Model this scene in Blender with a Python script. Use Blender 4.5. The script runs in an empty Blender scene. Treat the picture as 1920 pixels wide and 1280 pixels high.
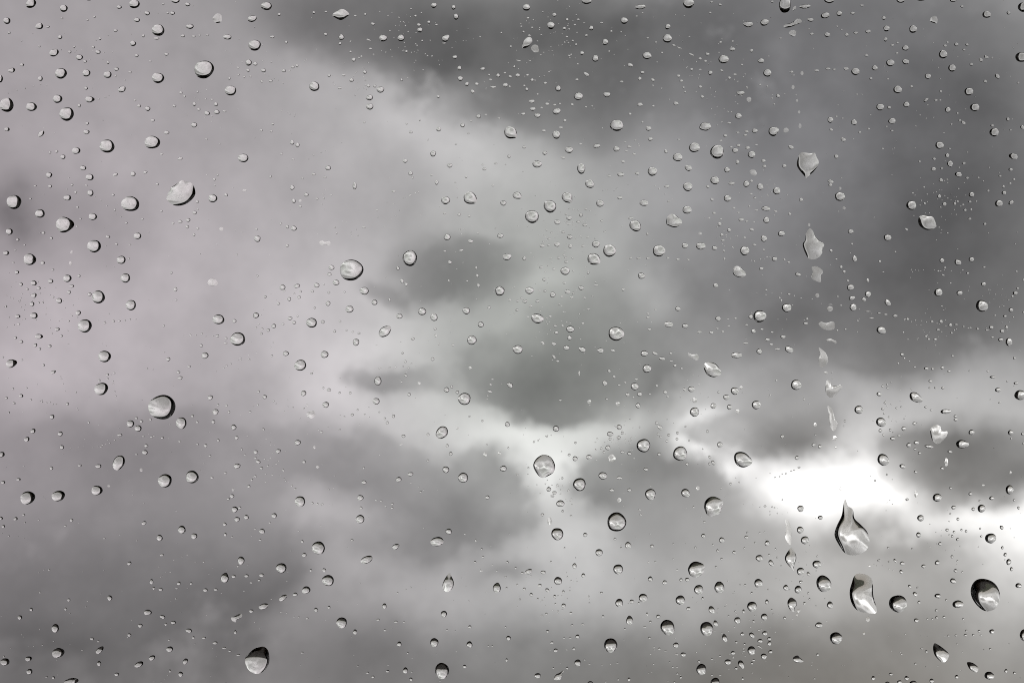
import bpy, bmesh, math, random
from mathutils import Vector, Matrix

R = math.radians
rng = random.Random(7)
scene = bpy.context.scene
col = scene.collection

# ------------------------------------------------------------------ camera
PITCH = R(27.0)                       # looking up at the sky through a sloping roof window
CAM_Z = 1.50
VIEW = Vector((0.0, math.cos(PITCH), math.sin(PITCH)))
PANE_DIST = 0.220                     # outer face of the pane, metres in front of the lens

cam_data = bpy.data.cameras.new("camera")
cam = bpy.data.objects.new("camera", cam_data)
col.objects.link(cam)
cam.location = (0, 0, CAM_Z)
cam.rotation_euler = (math.pi / 2 + PITCH, 0, 0)
cam_data.lens = 29.0
cam_data.sensor_width = 36.0
cam_data.clip_start = 0.01
cam_data.clip_end = 20000.0
cam_data.dof.use_dof = True
cam_data.dof.focus_distance = PANE_DIST
cam_data.dof.aperture_fstop = 18.0
scene.camera = cam

# ------------------------------------------------------------------ exposure, sampling
scene.view_settings.view_transform = 'Standard'
scene.view_settings.look = 'None'
scene.view_settings.exposure = 0.0
scene.view_settings.gamma = 1.0
scene.view_settings.use_curve_mapping = False
cy = scene.cycles
cy.use_denoising = False
cy.pixel_filter_type = 'BLACKMAN_HARRIS'
cy.filter_width = 1.0
cy.use_adaptive_sampling = True
cy.adaptive_threshold = 0.02
cy.adaptive_min_samples = 8
cy.max_bounces = 14
cy.transmission_bounces = 14
cy.glossy_bounces = 8
cy.transparent_max_bounces = 16
cy.blur_glossy = 0.0
cy.sample_clamp_indirect = 3.0

# ------------------------------------------------------------------ sky
SUN_AZ, SUN_EL = 23.1, 16.0           # behind the brightest gap in the clouds

# banks of cloud: azimuth, elevation, half sizes, all in degrees
CLOUD_BODIES = [
    (-20.12, 47.37, 16.13, 4.30),
    (-12.25, 47.55, 17.78, 5.89),
    (-4.56, 46.48, 16.41, 6.85),
    (1.00, 44.91, 14.45, 6.17),
    (8.37, 44.27, 19.21, 7.04),
    (17.89, 43.83, 20.31, 8.95),
    (27.72, 42.10, 20.62, 13.24),
    (36.01, 38.56, 18.58, 15.34),
    (30.42, 32.58, 19.55, 14.08),
    (35.64, 30.39, 13.97, 13.65),
    (24.76, 30.79, 13.99, 11.87),
    (26.19, 27.35, 14.83, 5.70),
    (31.96, 25.72, 11.66, 5.41),
    (19.72, 26.52, 8.35, 4.23),
    (13.22, 32.75, 6.76, 4.13),
    (15.64, 30.66, 10.39, 4.76),
    (18.92, 28.60, 10.55, 5.34),
    (14.92, 28.39, 7.50, 3.19),
    (-4.83, 33.18, 6.27, 2.71),
    (-6.87, 30.89, 7.18, 3.40),
    (-3.20, 30.11, 6.23, 3.18),
    (0.00, 32.17, 5.25, 2.40),
    (-9.73, 29.60, 3.57, 1.40),
    (-1.76, 33.44, 4.55, 1.89),
    (4.94, 26.17, 10.52, 5.50),
    (1.63, 24.58, 10.49, 4.77),
    (7.66, 24.03, 11.31, 4.76),
    (-1.64, 25.14, 5.98, 3.18),
    (11.45, 26.17, 6.87, 5.03),
    (8.97, 28.00, 6.89, 3.75),
    (6.15, 29.45, 5.06, 3.33),
    (3.00, 22.54, 4.80, 2.53),
    (-8.86, 23.97, 5.79, 1.67),
    (18.83, 21.12, 6.53, 3.02),
    (20.33, 19.36, 5.07, 2.71),
    (16.72, 19.21, 5.60, 2.56),
    (14.86, 20.45, 3.49, 1.25),
    (-10.42, 23.69, 2.70, 1.02),
    (-7.29, 24.42, 2.76, 1.14),
    (10.42, 28.08, 3.92, 2.34),
    (3.77, 28.06, 3.73, 2.94),
    (22.23, 20.17, 2.96, 2.65),
    (28.61, 17.55, 6.76, 2.82),
    (29.71, 15.76, 6.53, 3.34),
    (26.83, 16.66, 4.07, 3.90),
    (31.94, 15.26, 5.33, 3.99),
    (25.07, 12.79, 5.27, 1.92),
    (9.17, 17.96, 8.71, 3.68),
    (10.11, 15.79, 10.10, 3.95),
    (6.06, 16.47, 3.66, 3.31),
    (13.05, 15.98, 4.37, 3.06),
    (13.46, 13.19, 8.44, 2.38),
    (-11.91, 19.17, 9.02, 2.58),
    (-8.42, 18.00, 5.42, 3.86),
    (-10.23, 17.20, 4.37, 2.64),
    (-3.07, 17.61, 6.79, 4.21),
    (-0.76, 16.56, 3.92, 4.93),
    (-4.13, 15.27, 9.65, 3.96),
    (-6.80, 16.27, 5.15, 3.67),
    (-7.37, 13.44, 8.15, 2.40),
    (-2.23, 14.06, 7.03, 2.72),
    (-27.43, 17.90, 15.70, 4.13),
    (-22.49, 17.90, 13.72, 3.93),
    (-17.69, 18.42, 7.90, 3.06),
    (-30.62, 15.78, 9.86, 4.00),
    (-23.42, 14.10, 18.01, 5.86),
    (-27.95, 10.77, 16.30, 6.94),
    (-18.49, 12.20, 10.85, 4.03),
    (-24.97, 6.44, 23.86, 6.70),
    (-0.36, 11.29, 4.38, 1.30),
    (-36.53, 30.11, 5.77, 5.45),
]
# tone of the thin pale overcast, and brighter or darker areas of it
PALE_TONES = [0.594,
    (-31.84, 34.91, 24.57, 22.79, 0.055),
    (-25.74, 25.35, 17.38, 17.00, 0.084),
    (-11.78, 37.03, 19.91, 15.95, 0.076),
    (-2.88, 41.81, 11.99, 8.65, 0.127),
    (6.25, 34.93, 15.52, 12.67, 0.090),
    (-10.55, 25.14, 13.93, 12.77, 0.175),
    (1.56, 19.99, 10.17, 9.49, 0.333),
    (13.23, 20.94, 6.80, 6.44, 0.211),
    (23.48, 16.09, 6.90, 6.93, 0.226),
    (19.06, 15.87, 6.20, 6.10, 0.117),
    (14.42, 18.35, 4.03, 3.87, 0.550),
    (28.10, 20.80, 9.67, 9.85, 0.161),
    (30.83, 11.99, 5.11, 5.39, 0.382),
    (28.29, 13.55, 3.60, 3.73, -0.028),
    (19.25, 12.81, 10.03, 9.89, 0.105),
    (25.06, 9.78, 10.63, 10.75, 0.034),
    (4.43, 13.16, 8.09, 7.66, 0.098),
    (-11.59, 12.25, 8.85, 8.49, 0.040),
    (-2.17, 10.43, 12.62, 11.90, 0.038),
    (8.55, 9.65, 14.07, 13.36, 0.069),
    (-13.45, 16.30, 4.35, 4.18, 0.077),
    (-32.73, 23.86, 9.26, 9.60, 0.028),
    (29.54, 6.76, 9.65, 9.96, 0.041),
    (11.02, 30.05, 3.74, 3.28, -0.057),
    (20.83, 16.21, 7.70, 2.79, 0.262),
    (23.22, 16.46, 5.21, 2.54, 0.018),
    (11.61, 5.36, 29.90, 4.43, -0.173),
    (27.67, 13.47, 4.13, 1.34, 0.271),
    (21.21, 12.66, 8.38, 1.76, -0.124),
]
# tone of the thicker cloud, and areas where it is denser or thinner
GREY_TONES = [0.628,
    (-13.13, 46.80, 17.16, 11.35, -0.146),
    (-3.00, 45.21, 12.46, 8.35, -0.156),
    (16.70, 45.01, 18.73, 13.14, -0.247),
    (36.55, 40.00, 13.77, 12.37, -0.158),
    (31.45, 29.92, 15.08, 14.76, -0.251),
    (21.11, 33.95, 11.97, 10.44, -0.030),
    (16.21, 28.97, 9.93, 8.97, -0.087),
    (-4.75, 31.35, 7.74, 6.61, -0.120),
    (4.88, 24.70, 10.13, 9.22, -0.112),
    (19.72, 19.96, 6.38, 6.23, -0.022),
    (29.54, 16.27, 6.65, 6.93, -0.110),
    (10.17, 16.49, 8.14, 7.77, -0.028),
    (-4.17, 16.34, 9.44, 8.92, -0.033),
    (-11.88, 18.88, 7.48, 7.12, -0.022),
    (-25.87, 18.13, 11.35, 11.52, -0.085),
    (-23.18, 12.81, 12.80, 12.86, 0.085),
    (-28.11, 7.73, 12.82, 13.14, -0.214),
    (-15.74, 6.83, 13.11, 12.58, -0.264),
    (-2.08, 5.47, 13.83, 12.81, -0.152),
    (14.89, 5.29, 13.03, 12.37, -0.024),
    (28.27, 4.83, 11.06, 11.21, -0.132),
    (25.64, 12.57, 6.18, 6.30, 0.379),
    (13.46, 13.19, 6.35, 6.12, 0.029),
    (-8.86, 23.97, 4.77, 4.39, 0.011),
    (-36.53, 30.11, 4.61, 4.70, -0.173),
    (13.53, 40.01, 7.23, 5.54, 0.080),
    (8.01, 28.98, 5.83, 5.14, 0.014),
]
# thinner and thicker places within the cloud
THIN_AND_THICK = [
    (0.0, 27.0, 5.0, 5.0, 0.0),
    (31.75, 13.41, 2.52, 2.18, 0.231),
    (20.13, 18.17, 4.84, 3.84, -0.151),
    (4.69, 48.75, 11.42, 5.63, -0.143),
    (24.61, 16.79, 2.91, 2.38, 0.095),
    (-4.87, 43.12, 4.36, 2.46, 0.169),
    (-9.00, 6.37, 7.50, 5.64, -0.093),
    (14.27, 20.14, 3.34, 2.56, 0.140),
    (-28.70, 4.39, 5.95, 4.88, -0.093),
    (11.65, 20.34, 3.41, 2.59, -0.115),
    (8.60, 20.51, 5.40, 4.06, 0.140),
    (29.69, 16.89, 4.20, 3.56, -0.059),
    (24.11, 12.73, 4.39, 3.58, -0.137),
    (25.53, 15.02, 2.83, 2.33, 0.164),
    (27.54, 15.58, 2.76, 2.31, -0.137),
    (21.59, 26.41, 5.13, 3.94, -0.111),
    (-11.01, 13.65, 5.03, 3.86, 0.072),
    (-10.25, 21.87, 8.51, 6.39, 0.094),
    (28.08, 23.52, 7.21, 5.91, -0.056),
    (11.00, 29.87, 3.72, 2.63, 0.100),
    (16.46, 43.72, 10.13, 5.93, 0.066),
    (-30.93, 13.53, 6.25, 5.37, 0.055),
    (-9.67, 42.81, 6.65, 3.83, 0.073),
    (0.42, 28.11, 5.88, 4.15, 0.068),
    (19.57, 14.80, 4.73, 3.76, 0.057),
    (-32.27, 30.38, 7.21, 5.85, -0.061),
    (5.84, 43.07, 10.63, 6.01, -0.048),
    (0.00, 24.04, 5.67, 4.14, -0.062),
    (-3.97, 10.41, 5.03, 3.80, 0.063),
    (11.98, 23.57, 3.50, 2.61, -0.083),
    (18.83, 21.12, 7.92, 6.17, 0.039),
    (7.76, 13.77, 8.04, 6.13, -0.019),
    (29.95, 7.31, 3.81, 3.20, 0.069),
    (-10.34, 48.38, 11.15, 5.65, -0.048),
    (-20.81, 18.10, 7.55, 6.01, -0.036),
    (30.27, 44.66, 8.76, 5.71, -0.060),
    (-17.05, 41.94, 9.88, 6.01, 0.047),
    (-32.76, 20.56, 4.12, 3.56, 0.058),
    (10.38, 18.98, 5.28, 4.01, -0.104),
    (33.19, 18.85, 4.02, 3.50, 0.057),
    (-3.77, 15.63, 5.26, 3.98, -0.054),
    (-20.04, 47.06, 6.51, 3.64, -0.057),
    (32.14, 14.91, 2.53, 2.20, -0.074),
    (31.16, 35.10, 7.72, 5.90, 0.040),
    (29.16, 12.19, 2.60, 2.20, 0.063),
    (3.42, 30.29, 3.84, 2.66, 0.065),
    (3.82, 17.42, 3.43, 2.59, 0.071),
    (4.52, 15.62, 3.38, 2.56, -0.074),
    (-8.84, 23.79, 3.57, 2.64, -0.100),
    (-11.88, 18.88, 5.23, 3.99, -0.064),
    (0.75, 15.67, 3.39, 2.56, 0.057),
    (-2.33, 19.25, 3.49, 2.62, 0.054),
    (15.79, 17.71, 3.23, 2.51, 0.039),
]

OPEN_SKY = 0.06                        # the overcast is thinner round about than in the bank ahead

world = bpy.data.worlds.new("World")
scene.world = world
world.use_nodes = True
nt = world.node_tree
nt.nodes.clear()
N, L = nt.nodes.new, nt.links.new

def math_node(op, a, b=None, clamp=False):
    n = N("ShaderNodeMath"); n.operation = op; n.use_clamp = clamp
    for i, v in enumerate((a, b)):
        if v is None:
            continue
        if isinstance(v, (int, float)):
            n.inputs[i].default_value = v
        else:
            L(v, n.inputs[i])
    return n.outputs[0]

def vec_node(op, a, b=None):
    n = N("ShaderNodeVectorMath"); n.operation = op
    for i, v in enumerate((a, b)):
        if v is None:
            continue
        if isinstance(v, tuple):
            n.inputs[i].default_value = v
        else:
            L(v, n.inputs[i])
    return n.outputs[1] if op in ('LENGTH', 'DOT_PRODUCT') else n.outputs[0]

def noise(vec, scale, detail, rough=0.5):
    n = N("ShaderNodeTexNoise"); n.noise_dimensions = '3D'
    n.inputs["Scale"].default_value = scale
    n.inputs["Detail"].default_value = detail
    n.inputs["Roughness"].default_value = rough
    L(vec, n.inputs["Vector"])
    return n

tc = N("ShaderNodeTexCoord")
d = vec_node('NORMALIZE', tc.outputs["Generated"])
sep = N("ShaderNodeSeparateXYZ"); L(d, sep.inputs[0])
az = math_node('MULTIPLY', math_node('ARCTAN2', sep.outputs[0], sep.outputs[1]), 180 / math.pi)
el = math_node('MULTIPLY', math_node('ARCSINE', sep.outputs[2]), 180 / math.pi)
comb = N("ShaderNodeCombineXYZ"); L(az, comb.inputs[0]); L(el, comb.inputs[1])
flat_pos = vec_node('MULTIPLY', comb.outputs[0], (1.0, 1.0, 0.0))
# wind-torn edges: noise pushes the cloud outlines about
w1 = vec_node('MULTIPLY', vec_node('SUBTRACT', noise(d, 8.0, 4.0, 0.62).outputs["Color"], (0.5, 0.5, 0.5)), (7.0, 5.0, 0.0))
pos = vec_node('ADD', flat_pos, w1)

def puff(vec, a, e, s0, s1, amount):
    """soft-edged oval of sky at azimuth a, elevation e with half sizes s0, s1 (degrees)"""
    m = N("ShaderNodeVectorMath"); m.operation = 'MULTIPLY_ADD'
    L(vec, m.inputs[0])
    m.inputs[1].default_value = (1 / s0, 1 / s1, 0)
    m.inputs[2].default_value = (-a / s0, -e / s1, 0)
    dist = vec_node('LENGTH', m.outputs[0])
    mr = N("ShaderNodeMapRange"); mr.interpolation_type = 'SMOOTHSTEP'
    mr.inputs["From Min"].default_value = 0.0
    mr.inputs["From Max"].default_value = 1.0
    mr.inputs["To Min"].default_value = amount
    mr.inputs["To Max"].default_value = 0.0
    L(dist, mr.inputs["Value"])
    return mr.outputs[0]

def field(vec, rows, base):
    tot = None
    sp = N("ShaderNodeSeparateXYZ"); L(vec, sp.inputs[0])
    for i_, r_ in enumerate(rows):
        if i_ % 6 == 5:                # hand the running sum on, so that the shader works the ovals off in turn
            cb = N("ShaderNodeCombineXYZ"); L(sp.outputs[0], cb.inputs[0]); L(sp.outputs[1], cb.inputs[1]); L(tot, cb.inputs[2])
            vec = cb.outputs[0]
        f_ = puff(vec, *r_)
        tot = f_ if tot is None else math_node('ADD', tot, f_)
    return math_node('ADD', tot, base)

def ramp(v_, lo, hi, to0=0.0, to1=1.0):
    mr = N("ShaderNodeMapRange"); mr.interpolation_type = 'SMOOTHSTEP'
    for k_, q in (("From Min", lo), ("From Max", hi), ("To Min", to0), ("To Max", to1)):
        mr.inputs[k_].default_value = q
    L(v_, mr.inputs["Value"])
    return mr.outputs[0]

body = field(pos, [r_ + (1.0,) for r_ in CLOUD_BODIES], 0.0)
# beyond the banks placed above, the overcast goes on all round the sky
away = ramp(vec_node('LENGTH', vec_node('MULTIPLY', vec_node('SUBTRACT', flat_pos, (0.0, 27.0, 0.0)), (1.0, 1.4, 1.0))), 38.0, 58.0)
billow = noise(d, 13.0, 6.0, 0.64).outputs["Fac"]
rest = ramp(noise(d, 2.4, 1.0).outputs["Fac"], 0.45, 0.70)
body = math_node('ADD', math_node('MULTIPLY', body, math_node('SUBTRACT', 1.0, away)), math_node('MULTIPLY', away, rest))
uneven = math_node('SUBTRACT', billow, 0.5)
body = math_node('MULTIPLY', body, math_node('ADD', math_node('MULTIPLY', uneven, 3.3), 1.0))
opacity = ramp(body, 0.08, 1.40)
pale = field(pos, PALE_TONES[1:], PALE_TONES[0])
grey = field(flat_pos, GREY_TONES[1:], GREY_TONES[0])
mixv = N("ShaderNodeMix"); mixv.data_type = 'FLOAT'
L(opacity, mixv.inputs[0]); L(pale, mixv.inputs[2]); L(grey, mixv.inputs[3])
n3 = math_node('MULTIPLY', uneven, 0.17)
shade = field(pos, THIN_AND_THICK, 0.0)
tone = math_node('ADD', math_node('ADD', mixv.outputs[0], shade), n3)
tone = math_node('MAXIMUM', math_node('ADD', tone, math_node('MULTIPLY', away, OPEN_SKY)), 0.30)
# rain hangs grey under the cloud base along the horizon
tone = math_node('MULTIPLY', tone, ramp(el, -3.0, 6.0, 0.42, 1.0))
lum = math_node('POWER', tone, 2.25)

def tint(a, e, radius, colour, prev):
    dist = vec_node('LENGTH', vec_node('SUBTRACT', flat_pos, (a, e, 0.0)))
    mr = N("ShaderNodeMapRange"); mr.interpolation_type = 'SMOOTHSTEP'
    mr.inputs["From Max"].default_value = radius
    mr.inputs["To Min"].default_value = 1.0
    mr.inputs["To Max"].default_value = 0.0
    L(dist, mr.inputs["Value"])
    mix = N("ShaderNodeMix"); mix.data_type = 'RGBA'
    L(mr.outputs[0], mix.inputs["Factor"])
    if isinstance(prev, tuple):
        mix.inputs["A"].default_value = prev
        mix.inputs[6].default_value = prev
    else:
        L(prev, mix.inputs[6])
    mix.inputs[7].default_value = colour
    return mix.outputs[2]

hue = tint(-38.0, 24.0, 46.0, (1.065, 0.95, 1.012, 1), (1.008, 0.987, 0.992, 1))
hue = tint(2.0, 27.0, 17.0, (0.995, 1.01, 0.968, 1), hue)
hue = tint(30.0, 8.0, 24.0, (1.012, 0.99, 0.985, 1), hue)
hue = tint(26.0, 38.0, 24.0, (1.005, 0.982, 1.03, 1), hue)
hue = tint(-18.0, 3.0, 22.0, (1.035, 0.972, 0.995, 1), hue)
cloud_col = vec_node('SCALE', hue)
cloud_node = cloud_col.node
L(lum, cloud_node.inputs["Scale"])

sky = N("ShaderNodeTexSky")
sky.sky_type = 'NISHITA'
sky.sun_disc = False
sky.sun_elevation = R(SUN_EL)
sky.sun_rotation = R(SUN_AZ)
bg_sky = N("ShaderNodeBackground"); L(sky.outputs[0], bg_sky.inputs[0]); bg_sky.inputs[1].default_value = 0.06
bg_cloud = N("ShaderNodeBackground"); L(cloud_col, bg_cloud.inputs[0]); bg_cloud.inputs[1].default_value = 1.0
cover = N("ShaderNodeMixShader"); cover.inputs[0].default_value = 0.985      # almost unbroken overcast
L(bg_sky.outputs[0], cover.inputs[1]); L(bg_cloud.outputs[0], cover.inputs[2])
out = N("ShaderNodeOutputWorld"); L(cover.outputs[0], out.inputs[0])
world.cycles.sampling_method = 'MANUAL'
world.cycles.sample_map_resolution = 256

# the sun behind the overcast
sun_data = bpy.data.lights.new("sun", 'SUN')
sun_data.energy = 0.5
sun_data.angle = R(170)               # scattered over the whole overcast: no disc, no shadows
sun_data.color = (1.0, 0.96, 0.90)
sun = bpy.data.objects.new("sun", sun_data)
col.objects.link(sun)
sun_dir = Vector((math.sin(R(SUN_AZ)) * math.cos(R(SUN_EL)), math.cos(R(SUN_AZ)) * math.cos(R(SUN_EL)), math.sin(R(SUN_EL))))
sun.rotation_euler = sun_dir.to_track_quat('Z', 'Y').to_euler()
sun.location = sun_dir * 50

# ------------------------------------------------------------------ materials
def material(name):
    m = bpy.data.materials.new(name); m.use_nodes = True
    return m, m.node_tree, m.node_tree.nodes["Principled BSDF"]

def paint(name, c0, c1, scale, rough):
    m, t, b = material(name)
    nz = t.nodes.new("ShaderNodeTexNoise"); nz.inputs["Scale"].default_value = scale; nz.inputs["Detail"].default_value = 6
    rp = t.nodes.new("ShaderNodeValToRGB")
    rp.color_ramp.elements[0].position = 0.3; rp.color_ramp.elements[0].color = (*c0, 1)
    rp.color_ramp.elements[1].position = 0.7; rp.color_ramp.elements[1].color = (*c1, 1)
    g = t.nodes.new("ShaderNodeNewGeometry")
    t.links.new(g.outputs["Position"], nz.inputs["Vector"])
    t.links.new(nz.outputs["Fac"], rp.inputs[0]); t.links.new(rp.outputs[0], b.inputs["Base Color"])
    b.inputs["Roughness"].default_value = rough
    return m

mat_ground = paint("meadow", (0.035, 0.045, 0.020), (0.075, 0.075, 0.040), 0.08, 0.95)
mat_lining = paint("dark_lining", (0.030, 0.027, 0.025), (0.045, 0.041, 0.038), 3.0, 0.9)
mat_frame = paint("dark_stained_wood", (0.020, 0.013, 0.008), (0.045, 0.028, 0.016), 14.0, 0.5)

mat_glass = bpy.data.materials.new("clear_glass"); mat_glass.use_nodes = True
t = mat_glass.node_tree; t.nodes.clear()
tb = t.nodes.new("ShaderNodeBsdfTransparent"); tb.inputs[0].default_value = (0.985, 0.992, 0.987, 1)
to = t.nodes.new("ShaderNodeOutputMaterial"); t.links.new(tb.outputs[0], to.inputs[0])

mat_water, t, b = material("rain_water")
b.inputs["Base Color"].default_value = (1, 1, 1, 1)
b.inputs["Roughness"].default_value = 0.0
b.inputs["IOR"].default_value = 1.333
b.inputs["Transmission Weight"].default_value = 1.0

# ------------------------------------------------------------------ helpers
def link(name, me, mat, parent=None, matrix=None):
    o = bpy.data.objects.new(name, me)
    col.objects.link(o)
    me.materials.append(mat)
    if parent is not None:
        o.parent = parent
    if matrix is not None:
        o.matrix_world = matrix
    return o

def mesh_from(name, verts, faces, smooth=None):
    me = bpy.data.meshes.new(name)
    me.from_pydata(verts, [], faces)
    if smooth is not None:
        me.polygons.foreach_set("use_smooth", smooth)
    me.update()
    return me

def box(verts, faces, x0, x1, y0, y1, z0, z1):
    k = len(verts)
    verts += [(x, y, z) for z in (z0, z1) for y in (y0, y1) for x in (x0, x1)]
    faces += [tuple(k + i for i in f) for f in ((0, 2, 3, 1), (4, 5, 7, 6), (0, 1, 5, 4), (2, 6, 7, 3), (0, 4, 6, 2), (1, 3, 7, 5))]

# frame of the pane: x right, y up the slope, z into the room; origin on the outer face, sky on the -z side
pane_mat = Matrix.Translation(Vector(cam.location) + VIEW * PANE_DIST) @ Matrix.Rotation(math.pi / 2 + PITCH, 4, 'X')

# ------------------------------------------------------------------ ground outside and the dark attic the camera stands in
GZ = -3.0
ring = [(math.cos(i * math.tau / 96) * 6000, math.sin(i * math.tau / 96) * 6000, GZ) for i in range(96)]
ground = link("ground", mesh_from("ground", ring, [tuple(range(96))]), mat_ground)
ground["kind"] = "structure"

HW, HH = 0.295, 0.202                    # half size of the glazed opening
def slope(x, y, z):
    return tuple(pane_mat @ Vector((x, y, z)))
c = pane_mat.translation
nY, nZ = math.cos(PITCH), math.sin(PITCH)
LIN = 0.06                            # lining lies 6 cm under the roof skin
def down(zw):                          # slope coordinate at a world height on the lining
    return (zw - c.z + LIN * nZ) / math.cos(PITCH)
y_lo, y_hi = down(0.0), down(2.45)
X = 2.2
v = [slope(-X, y_lo, LIN), slope(X, y_lo, LIN), slope(X, y_hi, LIN), slope(-X, y_hi, LIN),
     slope(-HW, -HH, LIN), slope(HW, -HH, LIN), slope(HW, HH, LIN), slope(-HW, HH, LIN)]
ceiling = link("sloping_ceiling", mesh_from("sloping_ceiling", v, [(0, 1, 5, 4), (1, 2, 6, 5), (2, 3, 7, 6), (3, 0, 4, 7)]), mat_lining)
ceiling["kind"] = "structure"
ylo, yhi = v[0][1], v[2][1]
BACK = -3.2
for name, vs in (("floor", [(-X, ylo, 0), (X, ylo, 0), (X, BACK, 0), (-X, BACK, 0)]),
                 ("ceiling", [(-X, yhi, 2.45), (-X, BACK, 2.45), (X, BACK, 2.45), (X, yhi, 2.45)]),
                 ("wall", [(-X, BACK, 0), (X, BACK, 0), (X, BACK, 2.45), (-X, BACK, 2.45)]),
                 ("wall", [(-X, ylo, 0), (-X, BACK, 0), (-X, BACK, 2.45), (-X, yhi, 2.45)]),
                 ("wall", [(X, ylo, 0), (X, yhi, 2.45), (X, BACK, 2.45), (X, BACK, 0)])):
    o = link(name, mesh_from(name, vs, [(0, 1, 2, 3)]), mat_lining)
    o["kind"] = "structure"

# ------------------------------------------------------------------ roof window: glass pane in a wooden frame
SHADE_DEPTH = 0.22                          # unseen frame, made deep and close to darken the edges of the drops
window = bpy.data.objects.new("roof_window", None)
col.objects.link(window)
window.matrix_world = pane_mat
window["label"] = "clear sloping window pane speckled with rain, facing a grey cloudy sky"
window["category"] = "window"
vs, fs = [], []
box(vs, fs, -HW + .004, HW - .004, -HH + .004, HH - .004, 0.0, 0.004)
pane = link("pane", mesh_from("pane", vs, fs), mat_glass)
pane.parent = window
for (x0, x1, y0, y1) in ((-HW - .05, HW + .05, HH, HH + .05), (-HW - .05, HW + .05, -HH - .05, -HH), (-HW - .05, -HW, -HH, HH), (HW, HW + .05, -HH, HH)):
    vs, fs = [], []
    box(vs, fs, x0, x1, y0, y1, -SHADE_DEPTH, 0.062)
    fr = link("frame", mesh_from("frame", vs, fs), mat_frame)
    fr.parent = window

# ------------------------------------------------------------------ rain on the outside of the glass
MM = 0.001
GAP = 0.02 * MM                        # the water film sits on the glass

def cap(s, theta):
    """height of a drop with contact angle theta at s (0 centre .. 1 edge), radius 1"""
    rad = 1.0 / math.sin(theta)
    return math.sqrt(max(rad * rad - s * s, 0.0)) - rad * math.cos(theta)

def rings_for(n):
    return [math.sin((i + 1) / n * math.pi / 2) for i in range(n)]

def build_drop(outline, theta, nr, lump=0.0, sag=0.0, top=0.12, rnd=rng, centre=(0.0, 0.0), verts=None, faces=None, smooth=None):
    """outline: closed list of (x, y) metres about the drop's middle; a domed body on a flat wet foot"""
    n = len(outline)
    k0 = len(verts)
    mean = sum(math.hypot(x, y) for x, y in outline) / n
    small = min(math.hypot(x, y) for x, y in outline)
    size = 0.45 * mean + 0.55 * small
    ph = [rnd.uniform(0, math.tau) for _ in range(6)]
    cx, cy_ = centre
    def height(s, a):
        h = cap(s, theta) * size
        # a heavy drop sags toward the foot of the slope; wind and dirt leave it uneven
        h *= 1.0 - sag * math.sin(a) * s * (1.0 - s * s) * 1.6 - top * max(0.0, math.sin(a)) * s * s
        e = (1 - s * s)
        h *= 1.0 + lump * e * (math.sin(2 * a + ph[0]) * s * 0.9 + math.sin(3 * a + ph[1] + 2 * s) * s * s * 0.9 + 0.5 * math.sin(5 * s + ph[2]))
        return h
    verts.append((cx, cy_, -GAP - height(0.0, 0.0)))
    rs = rings_for(nr)
    # the outline's corners fade towards the crown of the drop
    rad = [math.hypot(x, y) for x, y in outline]
    win = max(1, n // 5)
    soft = [sum(rad[(i + q) % n] for q in range(-win, win + 1)) / (2 * win + 1) for i in range(n)]
    for s in rs[:-1]:
        k = s ** 4
        for i, (x, y) in enumerate(outline):
            a = math.atan2(y, x)
            g_ = s * (k + (1 - k) * min(soft[i] / rad[i], 1.3))
            verts.append((cx + x * g_, cy_ + y * g_, -GAP - height(s, a)))
    for (x, y) in outline:
        verts.append((cx + x, cy_ + y, -GAP))
    for i in range(n):
        faces.append((k0, k0 + 1 + (i + 1) % n, k0 + 1 + i)); smooth.append(True)
    for r in range(nr - 1):
        b0 = k0 + 1 + r * n; b1 = b0 + n
        for i in range(n):
            j = (i + 1) % n
            faces.append((b0 + i, b0 + j, b1 + j, b1 + i)); smooth.append(True)
    b0 = k0 + 1 + (nr - 1) * n
    faces.append(tuple(b0 + i for i in range(n))); smooth.append(False)

def oval(w, h, tilt, tip, n, rnd, wob):
    ph = [rnd.uniform(0, math.tau) for _ in range(3)]
    ca, sa = math.cos(R(tilt)), math.sin(R(tilt))
    pts = []
    for i in range(n):
        a = i * math.tau / n
        k = 1.0 + wob * (math.sin(2 * a + ph[0]) * 0.6 + math.sin(3 * a + ph[1]) * 0.8 + math.sin(5 * a + ph[2]) * 0.35)
        x, y = math.cos(a) * w / 2 * k, math.sin(a) * h / 2 * k
        x, y = x * ca - y * sa, x * sa + y * ca
        if tip is not None:
            da = math.atan2(y, x) - R(tip)
            f = 1.0 + 0.24 * max(0.0, math.cos(da)) ** 9 - 0.05
            x, y = x * f, y * f
        pts.append((x, y))
    return pts

def smooth_poly(pts, n):
    m = len(pts)
    dense = []
    for i in range(m):
        p0, p1, p2, p3 = (Vector(pts[(i + k) % m]) for k in (-1, 0, 1, 2))
        for q in range(24):
            t_ = q / 24
            dense.append(0.5 * ((2 * p1) + (p2 - p0) * t_ + (2 * p0 - 5 * p1 + 4 * p2 - p3) * t_ ** 2 + (3 * p1 - p0 - 3 * p2 + p3) * t_ ** 3))
    seg = [(dense[(i + 1) % len(dense)] - dense[i]).length for i in range(len(dense))]
    tot = sum(seg); step = tot / n; out_ = []; acc = 0.0; nxt = 0.0
    for i, l in enumerate(seg):
        while nxt < acc + l and len(out_) < n:
            f = (nxt - acc) / l if l else 0
            p = dense[i].lerp(dense[(i + 1) % len(dense)], f); out_.append((p.x, p.y)); nxt += step
        acc += l
    return out_

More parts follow.
